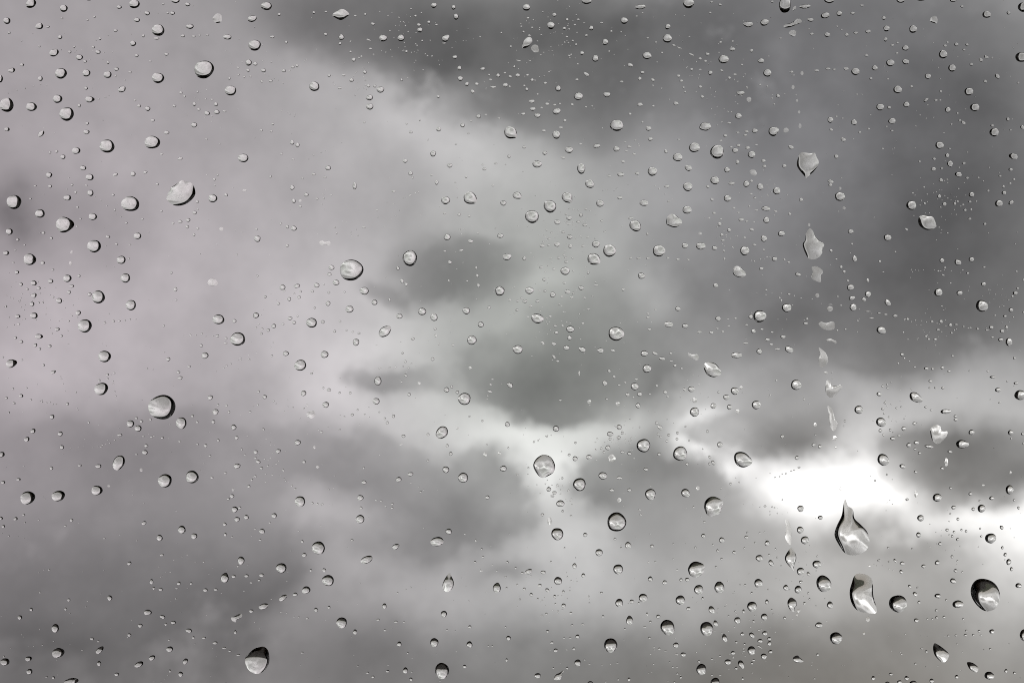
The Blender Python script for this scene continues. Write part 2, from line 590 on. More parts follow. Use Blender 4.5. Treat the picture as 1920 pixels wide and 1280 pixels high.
RAINDROPS = """
90.5 -51.1 poly 0.98 -1.60,9.04 -0.88,7.31 0.42,6.30 0.85,3.99 2.59,2.26 4.17,0.52 4.84,-1.79 4.46,-3.81 3.16,-5.11 0.85,-5.83 -1.46,-5.40 -3.05,-3.52 -4.49,-0.34 -3.34,2.83 -2.47,5.14 -2.18,7.46|big pear-shaped teardrop with narrow neck hanging from the white cloud gap
93.6 -67.3 poly 0.95 -1.21,5.49 1.24,5.00 2.54,3.41 2.69,0.23 3.12,-1.79 3.64,-3.66 3.41,-5.11 0.38,-4.91 -1.93,-3.95 -3.23,-1.79 -3.52,0.81 -2.95,3.12 -2.37,4.71|smeared tall drop with pointed lower corner directly below the big teardrop
-88.2 39.4 poly 0.98 0.19,3.58 1.09,3.18 2.34,3.03 3.29,2.08 3.74,0.58 3.64,-0.42 2.79,-1.62 1.29,-2.72 -0.32,-3.22 -1.92,-3.12 -3.22,-2.32 -3.97,-1.42 -3.72,-0.22 -3.12,0.68 -2.72,1.58 -1.72,2.28 -1.02,2.78|large raindrop with jagged torn upper side and thick black lower rim
80.2 25.5 poly 0.80 -0.91,4.59 -0.02,4.05 0.52,2.81 1.58,1.56 2.83,0.67 3.09,0.05 2.56,-0.93 2.51,-1.99 1.58,-3.15 0.16,-3.63 -1.08,-3.33 -1.97,-1.99 -2.60,-0.21 -2.60,0.67 -1.97,1.56 -1.80,3.16|long sagging raindrop with dark lower edge, below the heart-shaped one in the trail
-67.8 -84.9 poly 1.05 0.58,3.52 1.69,3.58 2.69,2.69 3.07,1.03 2.98,-0.75 2.14,-2.42 0.58,-3.46 -0.75,-3.60 -2.31,-2.75 -3.31,-0.97 -3.31,0.69 -2.31,1.91 -0.97,3.03|largest raindrop near the bottom edge, egg-shaped with a black upper half
78.8 47.4 poly 0.85 -1.98,2.77 -0.56,2.91 0.86,2.68 1.93,2.86 2.46,1.70 2.99,0.64 2.85,-0.43 1.75,-2.03 0.33,-3.36 -0.29,-3.90 -0.92,-3.19 -2.34,-1.50 -2.84,-0.25 -2.61,1.17|clear heart-shaped raindrop with dark lower edges, highest in the running trail
8.6 -33.2 poly 0.98 -0.27,3.03 1.69,2.43 2.83,0.47 2.58,-1.49 0.98,-2.66 -0.73,-3.09 -2.22,-1.66 -2.93,0.29 -2.04,2.07|large black-ringed raindrop slightly pointed at top and foot on pale sky
126.31 -67.42 9.17 7.33 -55 - 0|huge slanted raindrop with black top near the right edge
53.7 -43.9 poly 0.98 -2.52,0.20 -1.63,1.98 0.14,2.62 2.45,1.45 2.45,0.20 1.74,-1.76 -0.03,-2.64 -1.63,-2.29|dark-topped raindrop with one fin-like corner, beside the white cloud gap
113.6 -24.7 poly 0.50 -1.90,1.58 -0.83,2.57 0.59,2.11 1.12,1.04 2.55,0.69 2.19,-0.74 0.59,-2.34 -0.48,-2.51 -1.54,-1.45 -2.00,0.15|crumpled bright white water patch over the dark cloud
114.3 -83.0 poly 0.98 -1.80,2.42 -1.09,2.49 0.87,1.17 2.22,-0.25 1.76,-1.85 0.51,-2.46 -1.27,-0.96 -1.98,0.82|large slanted raindrop with black pointed top near the bottom right corner
85.4 -12.7 poly 0.60 -1.44,2.36 -0.73,2.25 -0.02,1.00 1.05,0.83 2.29,1.18 2.65,0.36 1.05,-1.31 -0.31,-2.27 -1.62,-1.13 -1.73,1.36|white three-cornered water patch standing out in the middle of the trail
-93.35 -17.50 7.25 6.54 0 - 0|biggest round raindrop in the pale sky, with thick black side
49.1 -60.7 poly 0.98 -2.02,0.65 -1.13,1.79 0.29,2.07 2.25,1.00 1.89,-0.95 0.11,-2.20 -1.49,-1.66 -2.13,-0.42|round raindrop with a small beak pointing right
110.7 31.7 poly 0.95 -2.08,1.54 -0.83,1.90 0.23,1.79 1.66,1.29 2.37,-0.41 2.30,-1.30 0.23,-2.01 -1.54,-1.30 -2.33,-0.06|bright raindrop with scalloped top and thick black lower rim on dark cloud
74.4 -57.8 poly 0.95 0.16,2.84 1.08,1.60 1.43,0.01 0.79,-2.01 0.73,-3.17 -0.22,-2.30 -1.37,-0.86 -1.58,0.44 -0.80,1.89|diamond-shaped raindrop pointed at both ends below the pale wisp
53.4 -7.5 poly 0.95 -2.01,1.65 -0.59,2.00 1.01,1.47 2.26,-0.13 2.26,-1.30 0.48,-2.02 -1.30,-1.38 -2.19,0.23|plump raindrop with a notch in its upper side and black lower rim
85.4 -20.7 poly 0.33 -1.23,3.62 -0.16,2.91 0.44,1.31 0.80,0.06 1.40,-1.00 0.98,-2.60 0.27,-3.14 -0.44,-2.07 -0.87,0.06 -0.98,1.49|ragged upright wisp of water above the white gap in the clouds
-42.85 19.02 6.26 5.62 0 - 0|large round raindrop with thick black rim at the edge of a dark cloud
-17.0 -64.4 poly 0.98 0.38,2.82 0.75,2.02 1.23,1.09 1.50,0.02 1.10,-1.31 -0.10,-2.32 -1.17,-1.84 -1.54,-0.64 -1.17,0.69 -0.37,2.02|small upright teardrop with a fine grey neck, alone in a pale patch
43.1 32.1 poly 0.95 -1.83,0.63 -1.12,1.70 -0.23,1.88 1.01,1.17 2.15,0.10 2.08,-0.79 0.66,-1.68 -0.76,-1.50 -1.90,-0.79|lumpy fan-shaped raindrop where pale sky meets a dark cloud
-45.6 87.1 poly 0.90 -2.29,-0.18 -1.30,0.82 0.13,1.46 1.26,1.10 2.19,0.11 1.41,-0.74 0.13,-1.46 -1.01,-1.17|leaf-shaped pale raindrop pointed at both ends near the top edge
82.9 -4.5 poly 0.32 -1.08,2.86 -0.19,2.32 0.87,1.26 1.41,-0.52 0.52,-2.12 -0.73,-2.23 -1.15,-0.17 -0.73,1.08|grey tattered patch of water above the white three-cornered patch in the trail
27.91 -48.08 4.98 5.19 0 - 0|large dark-topped raindrop with bright belly low on the pane
-82.14 72.47 5.41 4.62 20 - 0|big oval raindrop with black underside, largest toward the top left
81.3 18.0 poly 0.42 -1.34,1.87 0.17,1.96 1.51,0.98 1.51,0.09 1.06,-0.44 1.06,-2.13 0.17,-2.04 -1.25,-1.33 -1.46,-0.44 -1.11,0.45|torn square water patch with notched sides under the long sagging drop
73.7 -50.8 poly 0.16 -0.76,3.43 -0.04,3.29 0.68,1.41 0.83,-0.61 0.68,-3.35 -0.18,-2.78 -0.91,-1.19 -0.62,0.83|pale thin upright wisp of water above the diamond-shaped drop
102.95 -69.84 4.77 4.62 -30 - 0|plump slanted raindrop with black upper left side next to the horned drop
75.0 84.7 poly 0.95 1.60,1.27 2.20,0.85 2.20,0.35 1.50,-0.05 0.30,-0.55 -0.70,-0.93 -1.70,-1.10 -2.40,-1.00 -2.60,-0.60 -1.90,-0.15 -0.90,0.05 0.10,0.55 0.80,1.15|long banana-shaped raindrop slanting near the top edge
-119.48 31.12 4.62 4.34 0 0 0|large raindrop with a pointed black right side
61.34 -31.44 4.84 4.12 -35 -15 0|eye-shaped slanted raindrop above the white cloud gap
-101.81 36.66 4.84 3.98 0 - 0|wide raindrop with thick dark side, beside the torn-topped drop
60.5 18.5 poly 0.85 -1.48,0.67 -0.94,1.56 0.30,1.38 1.37,0.32 1.90,-0.75 0.66,-1.39 -0.77,-1.18 -1.55,-0.40|mitten-shaped raindrop pointing right on the dark cloud
83.14 -64.54 4.62 3.84 -60 - 0|large slanted egg-shaped raindrop with black top left of the horned drop
74.7 -70.0 poly 1.05 -0.20,1.82 1.05,0.95 1.25,-0.20 0.67,-1.07 0.53,-2.08 -0.63,-1.36 -1.21,0.08 -1.06,1.10|helmet-shaped raindrop with dark top and tapering foot below the diamond-shaped drop
84.1 4.2 poly 0.28 -2.35,0.59 -1.64,1.05 -0.39,0.69 1.56,1.12 1.99,-0.13 1.56,-1.02 -0.57,-1.09 -1.81,-0.30|flat water patch with bright curved top edge midway down the trail
-27.24 22.19 3.84 4.20 0 - 0|upright oval raindrop with black foot over the edge of a dark cloud
-18.67 -87.73 3.77 4.27 0 - 0|raindrop with dark upper half and frayed bright foot at the bottom edge
27.77 2.06 4.12 3.77 0 - 0|broad raindrop ringed in black near the middle of the dark cloud
-132.82 37.16 3.98 3.70 0 - 0|round raindrop with black lower side close to the left edge
-73.15 0.64 4.05 3.56 0 - 0|broad raindrop with a cornered black top right in the pale sky
-118.77 60.59 3.84 3.63 0 - 0|large round raindrop with black lower rim among smaller ones at upper left
-129.19 -41.64 3.98 3.48 20 - 0|large slanted raindrop with black top near the left edge
72.79 89.68 3.06 4.41 0 - 0|long hanging raindrop with black foot cut by the top edge
54.69 50.50 3.70 3.63 0 - 0|round bright raindrop with black underside on the dark cloud near a cluster
-104.90 -32.29 4.20 2.92 60 - 0|tall slanted raindrop with bright lower end on the grey cloud at left
4.0 79.6 poly 0.85 -1.34,-1.02 -0.99,0.40 -0.10,1.29 0.97,1.47 1.43,0.40 0.61,-0.84 -0.46,-1.45 -1.24,-1.37|pale triangular raindrop touching a faint round one on the dark cloud
-0.46 55.69 3.48 3.41 0 -40 0|raindrop with small lower spur at the lower edge of the dark cloud
122.9 -86.7 poly 0.98 -1.45,1.29 0.15,1.01 1.50,-0.24 1.04,-1.41 -0.56,-0.77 -1.34,0.30|small dark-topped wedge-shaped raindrop below the slanted pointed drop
66.07 6.72 3.48 3.20 0 - 0|round raindrop ringed in black on the dark cloud
-12.70 -15.29 3.41 3.20 0 - 0|neat round raindrop ringed in black at the lower edge of a dark cloud
27.91 57.54 3.56 2.99 0 - 0|wide bright raindrop with black underside under the big dark cloud
-121.01 -41.14 3.56 2.84 15 - 0|slanted wide raindrop with black top right near the lower left
125.31 9.46 3.34 2.99 -30 - 0|slanted bean-shaped raindrop with black lower left side near the right edge
12.5 -89.1 poly 0.98 1.22,1.56 1.30,1.16 0.87,0.49 0.82,-0.31 0.15,-1.05 -1.18,-0.97 -1.26,-0.44 -0.78,0.36 0.28,0.89|little raindrop with a thin tail pointing up right at the bottom edge
-73.5 -73.6 poly 0.95 -1.40,0.13 -0.62,0.35 0.93,1.06 1.55,0.69 1.04,-0.09 0.15,-0.54 -0.29,-1.16 -1.18,-0.76|boomerang-shaped raindrop in the slanting row of drops near the bottom
48.5 -4.0 poly 0.40 -1.52,0.98 -0.52,0.62 0.90,0.62 1.33,-0.09 0.90,-1.05 -0.35,-0.62 -1.31,0.02|curved sliver of water above the notched drop
76.2 -84.7 poly 0.95 -1.13,0.61 -0.07,1.07 0.65,0.43 1.53,-0.35 1.18,-0.71 -0.42,-0.81 -1.20,-0.21|tadpole-shaped raindrop with tail trailing right near the bottom
-49.9 26.2 poly 0.40 -1.40,0.45 -0.62,0.66 0.09,0.38 1.16,0.52 1.52,-0.09 1.16,-0.69 0.09,-0.33 -0.62,-0.62 -1.40,-0.26|thin dumbbell-shaped smear of water lying flat on pale sky
85.5 0.1 poly 0.35 -1.39,0.22 -0.51,0.50 0.92,0.00 0.92,-0.71 0.03,-0.24|thin bright sliver of water just under the bright-topped patch in the trail
41.50 -76.17 4.20 3.70 -60 - 0|large slanted oval raindrop, third down left of the beaked drop
44.84 -29.87 3.77 3.84 0 - 0|large round raindrop to the left of the eye-shaped drop
-95.94 53.06 4.12 3.41 0 - 0|large wide oval raindrop up left of the torn-topped drop
-134.77 63.01 3.77 3.70 0 - 0|large round raindrop, second to the left of the large upper left drop
-108.00 52.02 3.91 3.56 0 - 0|large round raindrop down right of the large upper left drop
26.31 -80.94 3.48 3.91 0 - 0|large round raindrop, second up right of the tailed drop
51.92 -76.56 3.41 3.91 0 - 0|large round raindrop, third below the beaked drop
-92.56 -37.09 3.70 3.56 0 - 0|large round raindrop, nearest to the right of the upright slanted drop
-113.94 4.16 3.77 3.48 0 - 0|large round raindrop, third below the drop with pointed right side
35.06 -27.74 3.63 3.56 0 - 0|large round raindrop, third above the bright-bellied drop
-11.24 38.26 3.63 3.48 0 -35 0|large pointed raindrop down left of the drop at the cloud edge
5.33 33.25 3.70 3.41 -20 - 0|large slanted oval raindrop, second below the drop at the cloud edge
-51.63 -54.98 3.48 3.48 0 - 0|large round raindrop, fourth up right of the boomerang drop
-111.45 25.39 3.63 3.34 0 - 0|large round raindrop, nearest down right of the drop with pointed right side
-109.56 -12.62 3.77 3.20 20 - 0|large slanted oval raindrop to the left of the biggest round drop
-110.31 11.84 3.48 3.41 0 - 0|large round raindrop, second down right of the drop with pointed right side
17.99 -38.09 3.48 3.41 0 - 0|large round raindrop, nearest down right of the black-ringed drop
25.99 24.22 3.48 3.34 -35 - 0|large slanted oval raindrop, second down left of the lumpy fan-shaped drop
-85.31 -36.09 3.48 3.34 0 - 0|large round raindrop, second to the right of the upright slanted drop
21.76 21.98 3.48 3.27 0 -40 0|large pointed raindrop above the central ringed drop
10.13 35.99 3.41 3.27 -30 - 0|large slanted oval raindrop, second down right of the drop at the cloud edge
86.41 -79.02 3.27 3.27 0 - 0|large round raindrop up right of the tadpole drop
-18.70 -24.25 3.56 2.99 45 - 0|large slanted oval raindrop down left of the ringed drop
12.09 -51.28 3.20 3.27 0 - 0|large round raindrop to the left of the bright-bellied drop
-108.67 -3.98 3.34 3.13 0 - 0|large round raindrop up left of the biggest round drop
-94.38 82.93 3.41 3.06 0 - 0|large round raindrop, nearest up left of the big oval drop
39.19 24.15 3.27 3.13 0 - 0|large round raindrop, nearest down left of the lumpy fan-shaped drop
-128.62 21.87 3.34 3.06 0 - 0|large round raindrop down left of the drop with pointed right side
99.00 -31.54 3.34 2.92 -50 - 0|large slanted oval raindrop down left of the crumpled white drop
-34.00 2.60 3.56 2.70 35 45 0|large pointed raindrop, second down right of the ringed drop beside the dark cloud
-68.63 78.91 3.27 2.92 0 - 0|large round raindrop, nearest up right of the big oval drop
-56.47 -6.33 3.20 2.92 25 - 0|large slanted oval raindrop, nearest down right of the flat-cornered drop
-49.07 -63.65 3.20 2.92 0 - 0|large round raindrop, second to the right of the boomerang drop
32.89 30.83 3.27 2.84 -35 - 0|large slanted oval raindrop, nearest to the left of the lumpy fan-shaped drop
-94.41 70.20 3.27 2.77 0 - 0|large round raindrop to the left of the big oval drop
107.57 -14.86 3.63 2.49 -35 -30 0|large pointed raindrop up left of the crumpled white drop
-120.30 71.41 3.20 2.77 0 - 0|large round raindrop, nearest above the large upper left drop
135.91 75.74 3.41 2.56 0 - 0|large wide oval raindrop, third up right of the scalloped drop
-88.19 -21.73 2.77 3.13 0 - 0|large round raindrop down right of the biggest round drop
-19.98 -53.30 3.48 2.49 10 - 0|large wide oval raindrop above the upright teardrop
6.79 6.12 3.34 2.56 -15 - 0|large slanted oval raindrop, second to the left of the central ringed drop
-121.05 -82.93 3.34 2.56 15 - 0|large slanted oval raindrop, second below the slanted wide drop
14.69 38.41 2.99 2.84 0 -50 0|large pointed raindrop, third down right of the drop at the cloud edge
36.91 -40.72 2.77 3.06 0 - 0|large round raindrop up right of the bright-bellied drop
135.56 -14.30 3.20 2.63 0 - 0|large wide oval raindrop up right of the crumpled white drop
55.30 -65.50 2.70 3.06 0 - 0|large round raindrop down right of the beaked drop
-78.30 5.87 3.13 2.63 0 - 0|large round raindrop, nearest up left of the flat-cornered drop
-45.41 -74.89 2.84 2.84 0 - 0|large round raindrop up right of the black-topped drop
50.50 -87.37 2.70 2.99 0 - 0|large round raindrop, fourth to the left of the tadpole drop
127.66 -52.42 2.99 2.70 0 - 0|large round raindrop, nearest above the huge slanted drop
-75.07 66.82 3.13 2.56 0 - 0|large wide oval raindrop down right of the big oval drop
-56.54 -42.60 2.84 2.77 0 - 0|large round raindrop, fifth up right of the boomerang drop
75.78 -11.56 2.84 2.70 0 - 0|large round raindrop to the left of the white three-cornered patch
119.95 -27.35 3.27 2.35 0 -5 0|large pointed raindrop, nearest down right of the crumpled white drop
-110.70 -39.65 3.06 2.49 0 - 0|large wide oval raindrop down left of the upright slanted drop
-101.63 9.67 2.70 2.77 0 - 0|large round raindrop, fourth below the wide dark-sided drop
-61.52 -60.35 2.77 2.70 0 - 0|large round raindrop, third up right of the boomerang drop
136.37 89.08 2.84 2.63 0 - 0|large round raindrop, seventh to the right of the banana-shaped drop
-53.45 4.98 2.84 2.63 0 - 0|large round raindrop down left of the ringed drop beside the dark cloud
47.08 90.04 2.92 2.56 0 - 0|large round raindrop to the left of the hanging drop
48.65 51.67 2.92 2.56 0 - 0|large round raindrop, nearest to the left of the round bright drop
136.62 -78.23 2.28 3.20 0 - 0|large upright oval raindrop down right of the huge slanted drop
51.63 57.29 3.06 2.35 0 200 0|large pointed raindrop up left of the round bright drop
-13.05 -36.27 2.63 2.70 0 - 0|large round raindrop, second below the ringed drop
-52.74 67.96 2.77 2.56 0 - 0|large round raindrop, nearest below the leaf-shaped drop
69.66 55.94 2.63 2.63 0 20 0|large pointed raindrop up left of the heart-shaped drop
64.01 -70.59 2.63 2.63 0 - 0|large round raindrop to the left of the helmet-shaped drop
28.31 -60.67 2.56 2.70 0 - 0|large round raindrop, nearest below the bright-bellied drop
-128.16 62.52 2.84 2.35 0 - 0|large wide oval raindrop, nearest to the left of the large upper left drop
98.43 -21.51 2.84 2.35 -25 - 0|large slanted oval raindrop, second to the right of the ragged vertical wisp
54.19 -90.86 2.49 2.63 0 - 0|medium-sized round raindrop, third to the left of the tadpole drop
106.50 36.27 2.70 2.42 0 - 0|medium-sized round raindrop up left of the scalloped drop
-133.64 -5.87 2.77 2.35 20 10 0|medium-sized pointed raindrop above the drop near the left edge
-128.30 90.04 2.84 2.28 35 - 0|medium-sized slanted oval raindrop, fifth above the large upper left drop
-100.71 89.90 2.84 2.28 0 - 0|medium-sized wide oval raindrop, second up left of the big oval drop
-65.50 89.36 2.92 2.20 0 - 0|medium-sized wide oval raindrop to the left of the leaf-shaped drop
-78.55 86.06 2.49 2.56 0 - 1|medium-sized faint flat raindrop, nearest above the big oval drop
-3.24 13.44 2.49 2.56 0 - 0|medium-sized round raindrop, nearest to the right of the upright oval by the cloud
44.91 -68.88 2.56 2.49 0 - 0|medium-sized round raindrop, nearest down left of the beaked drop
-103.12 16.89 2.63 2.42 0 - 0|medium-sized round raindrop, third below the wide dark-sided drop
49.78 -66.11 2.42 2.63 0 - 0|medium-sized round raindrop, nearest below the beaked drop
87.44 38.62 2.70 2.35 0 - 0|medium-sized round raindrop down right of the heart-shaped drop
-71.69 48.86 2.77 2.28 0 - 0|medium-sized wide oval raindrop up right of the torn-topped drop
-38.76 -58.11 3.27 1.92 22 - 0|medium-sized slanted oval raindrop to the left of the upright teardrop
-10.70 0.36 2.49 2.49 0 - 0|medium-sized round raindrop above the ringed drop
48.68 -18.78 2.49 2.49 0 - 0|medium-sized round raindrop down left of the notched drop
56.43 75.17 2.70 2.28 0 - 0|medium-sized round raindrop, second down left of the banana-shaped drop
1.53 -2.13 2.70 2.28 0 - 0|medium-sized round raindrop up right of the ringed drop
-117.53 -90.47 3.91 1.56 8 - 0|medium-sized wide oval raindrop, second to the left of the boomerang drop
118.95 -69.98 3.06 1.99 0 - 0|medium-sized wide oval raindrop to the left of the huge slanted drop
37.45 45.30 2.49 2.42 0 - 0|medium-sized round raindrop, second up left of the lumpy fan-shaped drop
62.05 24.15 2.49 2.42 0 - 0|medium-sized round raindrop above the mitten-shaped drop
18.46 46.02 2.13 2.77 0 - 0|medium-sized upright oval raindrop, second down left of the wide drop under the dark cloud
46.87 41.21 2.49 2.35 0 - 0|medium-sized round raindrop, second up right of the lumpy fan-shaped drop
-76.63 -63.05 2.28 2.56 0 70 0|medium-sized pointed raindrop, nearest above the boomerang drop
-125.88 34.07 2.63 2.20 0 - 0|medium-sized round raindrop up left of the drop with pointed right side
-4.05 -65.72 2.20 2.63 0 75 0|medium-sized pointed raindrop to the right of the upright teardrop
73.25 8.96 2.49 2.28 0 - 0|medium-sized round raindrop to the right of the black-ringed round drop
44.17 49.07 2.56 2.20 0 - 0|medium-sized round raindrop, second to the left of the round bright drop
127.31 -89.01 2.70 2.06 -15 - 0|medium-sized slanted oval raindrop down right of the small wedge drop
46.23 -40.33 2.35 2.35 0 -40 0|medium-sized pointed raindrop up left of the fin-cornered drop
65.15 -16.89 2.42 2.28 0 - 0|medium-sized round raindrop above the eye-shaped drop
-121.19 64.61 2.49 2.20 0 - 0|medium-sized round raindrop, nearest up left of the large upper left drop
41.43 80.69 2.49 2.20 0 - 0|medium-sized round raindrop, second up right of the wide drop under the dark cloud
128.59 55.72 2.49 2.20 0 - 0|medium-sized round raindrop, second up right of the scalloped drop
113.44 -41.61 2.49 2.20 0 - 0|medium-sized round raindrop below the crumpled white drop
-79.83 15.75 2.70 1.99 0 - 1|medium-sized faint flat raindrop, second up left of the flat-cornered drop
-20.70 -80.19 2.28 2.35 0 - 0|medium-sized round raindrop above the half-dark drop
65.75 -64.40 2.28 2.35 0 - 0|medium-sized round raindrop up left of the helmet-shaped drop
20.73 41.96 2.42 2.20 -20 - 0|medium-sized slanted oval raindrop, third down left of the wide drop under the dark cloud
14.19 18.78 2.49 2.13 0 - 0|medium-sized round raindrop, nearest up left of the central ringed drop
132.71 -39.51 2.13 2.49 0 - 0|medium-sized round raindrop, second down right of the crumpled white drop
92.49 -18.17 2.28 2.28 0 - 0|medium-sized round raindrop, nearest to the right of the ragged vertical wisp
-40.50 -47.30 2.28 2.28 0 - 0|medium-sized round raindrop up left of the upright teardrop
34.96 -68.28 2.28 2.28 0 - 0|medium-sized round raindrop, second down left of the beaked drop
-79.80 38.12 2.35 2.20 0 - 0|medium-sized round raindrop to the right of the torn-topped drop
35.99 -7.22 2.35 2.20 0 - 0|medium-sized round raindrop down right of the central ringed drop
-104.23 21.73 2.42 2.13 0 - 0|medium-sized round raindrop, second below the wide dark-sided drop
98.40 3.06 2.42 2.13 0 -30 0|medium-sized pointed raindrop to the right of the thin bright sliver
123.39 62.37 2.56 1.99 0 - 0|medium-sized wide oval raindrop, second above the scalloped drop
114.97 76.49 2.28 2.20 0 - 0|medium-sized round raindrop, fifth to the right of the banana-shaped drop
-17.71 37.62 2.35 2.13 0 - 0|medium-sized round raindrop up right of the upright oval by the cloud
54.09 42.89 2.35 2.13 0 - 0|medium-sized round raindrop, nearest below the round bright drop
63.87 -82.32 2.13 2.35 0 - 0|medium-sized round raindrop, nearest to the left of the tadpole drop
46.69 35.06 2.42 2.06 0 - 0|medium-sized round raindrop, nearest up right of the lumpy fan-shaped drop
-122.15 76.92 2.56 1.92 20 - 0|medium-sized slanted oval raindrop, second above the large upper left drop
-53.59 -19.42 2.20 2.20 0 - 1|medium-sized faint flat raindrop, second down right of the flat-cornered drop
121.83 66.57 2.35 2.06 0 - 0|medium-sized round raindrop, third above the scalloped drop
-39.40 13.48 2.35 2.06 0 - 0|medium-sized round raindrop, nearest down right of the ringed drop beside the dark cloud
81.29 -59.35 2.35 2.06 0 - 0|medium-sized round raindrop above the egg-shaped drop
17.71 65.29 2.42 1.99 0 - 0|medium-sized wide oval raindrop up left of the wide drop under the dark cloud
6.69 47.26 2.49 1.92 0 - 0|medium-sized wide oval raindrop, nearest down right of the drop at the cloud edge
50.32 25.43 2.49 1.92 0 - 0|medium-sized wide oval raindrop down right of the lumpy fan-shaped drop
-135.24 -85.34 2.49 1.92 10 - 0|medium-sized wide oval raindrop below the drop near the left edge
113.69 13.05 2.20 2.13 0 - 0|medium-sized round raindrop to the left of the bean-shaped drop
78.13 -52.95 2.13 2.20 0 - 0|medium-sized round raindrop down right of the pale upright wisp
19.88 90.75 2.63 1.78 0 - 0|medium-sized wide oval raindrop, second up right of the pale triangular drop
35.92 76.17 2.35 1.99 0 -20 0|medium-sized pointed raindrop, nearest up right of the wide drop under the dark cloud
1.32 38.90 2.35 1.99 0 -30 0|medium-sized pointed raindrop, nearest below the drop at the cloud edge
31.36 -74.39 1.99 2.35 0 90 0|medium-sized pointed raindrop, fourth down left of the beaked drop
125.24 -44.49 2.20 2.06 0 - 0|medium-sized round raindrop, second above the huge slanted drop
12.27 -63.76 2.20 2.06 0 - 0|medium-sized round raindrop, second down left of the bright-bellied drop
24.22 -35.77 2.28 1.99 0 - 0|medium-sized round raindrop, nearest above the bright-bellied drop
-121.79 -76.38 1.99 2.28 0 - 0|medium-sized round raindrop, nearest below the slanted wide drop
-54.91 -66.21 2.28 1.99 20 - 0|medium-sized slanted oval raindrop, nearest to the right of the boomerang drop
28.59 -69.63 1.99 2.28 0 - 0|medium-sized round raindrop, second below the bright-bellied drop
102.84 67.10 2.35 1.92 0 - 0|medium-sized wide oval raindrop, second up right of the heart-shaped drop
-35.77 -10.53 1.92 2.35 0 - 0|medium-sized upright oval raindrop, second to the left of the ringed drop
59.85 -3.66 2.84 1.56 0 - 0|medium-sized wide oval raindrop up right of the notched drop
84.63 90.96 2.70 1.64 0 - 0|medium-sized wide oval raindrop up right of the banana-shaped drop
6.12 78.09 2.13 2.06 0 -40 1|medium-sized faint flat raindrop down right of the pale triangular drop
11.81 55.05 2.06 2.13 0 - 0|medium-sized round raindrop to the right of the drop at the cloud edge
-88.05 -50.14 2.06 2.13 0 - 0|medium-sized round raindrop down right of the upright slanted drop
-118.59 16.82 2.20 1.99 0 - 0|medium-sized round raindrop, nearest below the drop with pointed right side
114.01 52.27 2.28 1.92 0 - 0|medium-sized round raindrop, nearest above the scalloped drop
68.10 71.51 2.13 1.99 0 - 0|medium-sized round raindrop, nearest down left of the banana-shaped drop
106.97 83.18 2.13 1.99 0 - 0|medium-sized round raindrop, third to the right of the banana-shaped drop
59.42 -13.19 2.13 1.99 0 - 0|medium-sized round raindrop down right of the notched drop
91.60 71.90 2.20 1.92 0 - 0|medium-sized round raindrop down right of the banana-shaped drop
-23.97 7.97 2.20 1.92 0 - 0|medium-sized round raindrop, nearest below the upright oval by the cloud
4.66 13.58 2.28 1.85 0 - 0|medium-sized wide oval raindrop, second up left of the central ringed drop
-112.73 64.51 2.35 1.78 0 0 0|medium-sized pointed raindrop, nearest up right of the large upper left drop
126.59 87.09 2.35 1.78 0 - 0|medium-sized wide oval raindrop, sixth to the right of the banana-shaped drop
-1.35 22.55 2.35 1.78 10 - 0|medium-sized wide oval raindrop, second to the right of the upright oval by the cloud
-69.31 85.98 2.42 1.71 15 - 0|medium-sized slanted oval raindrop, second up right of the big oval drop
32.72 -11.98 2.06 1.99 0 - 0|medium-sized round raindrop below the central ringed drop
76.95 -61.23 1.99 2.06 0 - 0|medium-sized round raindrop down right of the diamond-shaped drop
112.55 85.74 2.13 1.92 0 -50 1|medium-sized faint flat raindrop, fourth to the right of the banana-shaped drop
-43.35 8.61 2.13 1.92 0 - 0|medium-sized round raindrop, nearest below the ringed drop beside the dark cloud
100.88 74.21 2.20 1.85 0 - 0|medium-sized round raindrop, second to the right of the banana-shaped drop
-116.25 50.85 2.28 1.78 0 - 0|medium-sized wide oval raindrop below the large upper left drop
-111.80 33.25 2.28 1.78 0 - 0|medium-sized wide oval raindrop to the right of the drop with pointed right side
67.35 84.99 2.35 1.71 15 - 0|medium-sized slanted oval raindrop, nearest down left of the hanging drop
26.67 -31.12 1.99 1.99 0 - 1|medium-sized faint flat raindrop, second above the bright-bellied drop
10.35 84.17 2.06 1.92 0 - 0|medium-sized round raindrop, nearest up right of the pale triangular drop
-20.80 6.47 1.92 2.06 0 - 0|medium-sized round raindrop, second below the upright oval by the cloud
76.31 -66.07 1.92 2.06 0 - 0|medium-sized round raindrop up right of the helmet-shaped drop
-119.55 88.72 2.13 1.85 0 - 0|medium-sized round raindrop, fourth above the large upper left drop
-113.51 71.51 2.13 1.85 0 - 0|medium-sized round raindrop, second up right of the large upper left drop
-107.85 71.09 2.13 1.85 0 - 0|medium-sized round raindrop, third up right of the large upper left drop
15.54 3.27 2.13 1.85 0 - 0|medium-sized round raindrop, nearest to the left of the central ringed drop
-50.00 -3.45 2.13 1.85 0 - 0|medium-sized round raindrop to the right of the flat-cornered drop
-72.26 -58.35 1.85 2.13 0 - 0|medium-sized round raindrop, second above the boomerang drop
-66.25 -70.55 2.63 1.49 15 - 0|medium-sized slanted oval raindrop, nearest up right of the boomerang drop
-34.39 80.79 2.20 1.78 0 - 0|medium-sized wide oval raindrop, nearest down right of the leaf-shaped drop
12.91 -43.17 2.20 1.78 0 - 0|medium-sized wide oval raindrop, second down right of the black-ringed drop
73.89 -2.13 2.28 1.71 -25 - 0|medium-sized slanted oval raindrop to the left of the grey tattered patch
63.01 84.49 2.56 1.49 0 - 0|medium-sized wide oval raindrop, second down left of the hanging drop
70.59 40.11 1.99 1.92 -30 - 0|medium-sized slanted oval raindrop down left of the heart-shaped drop
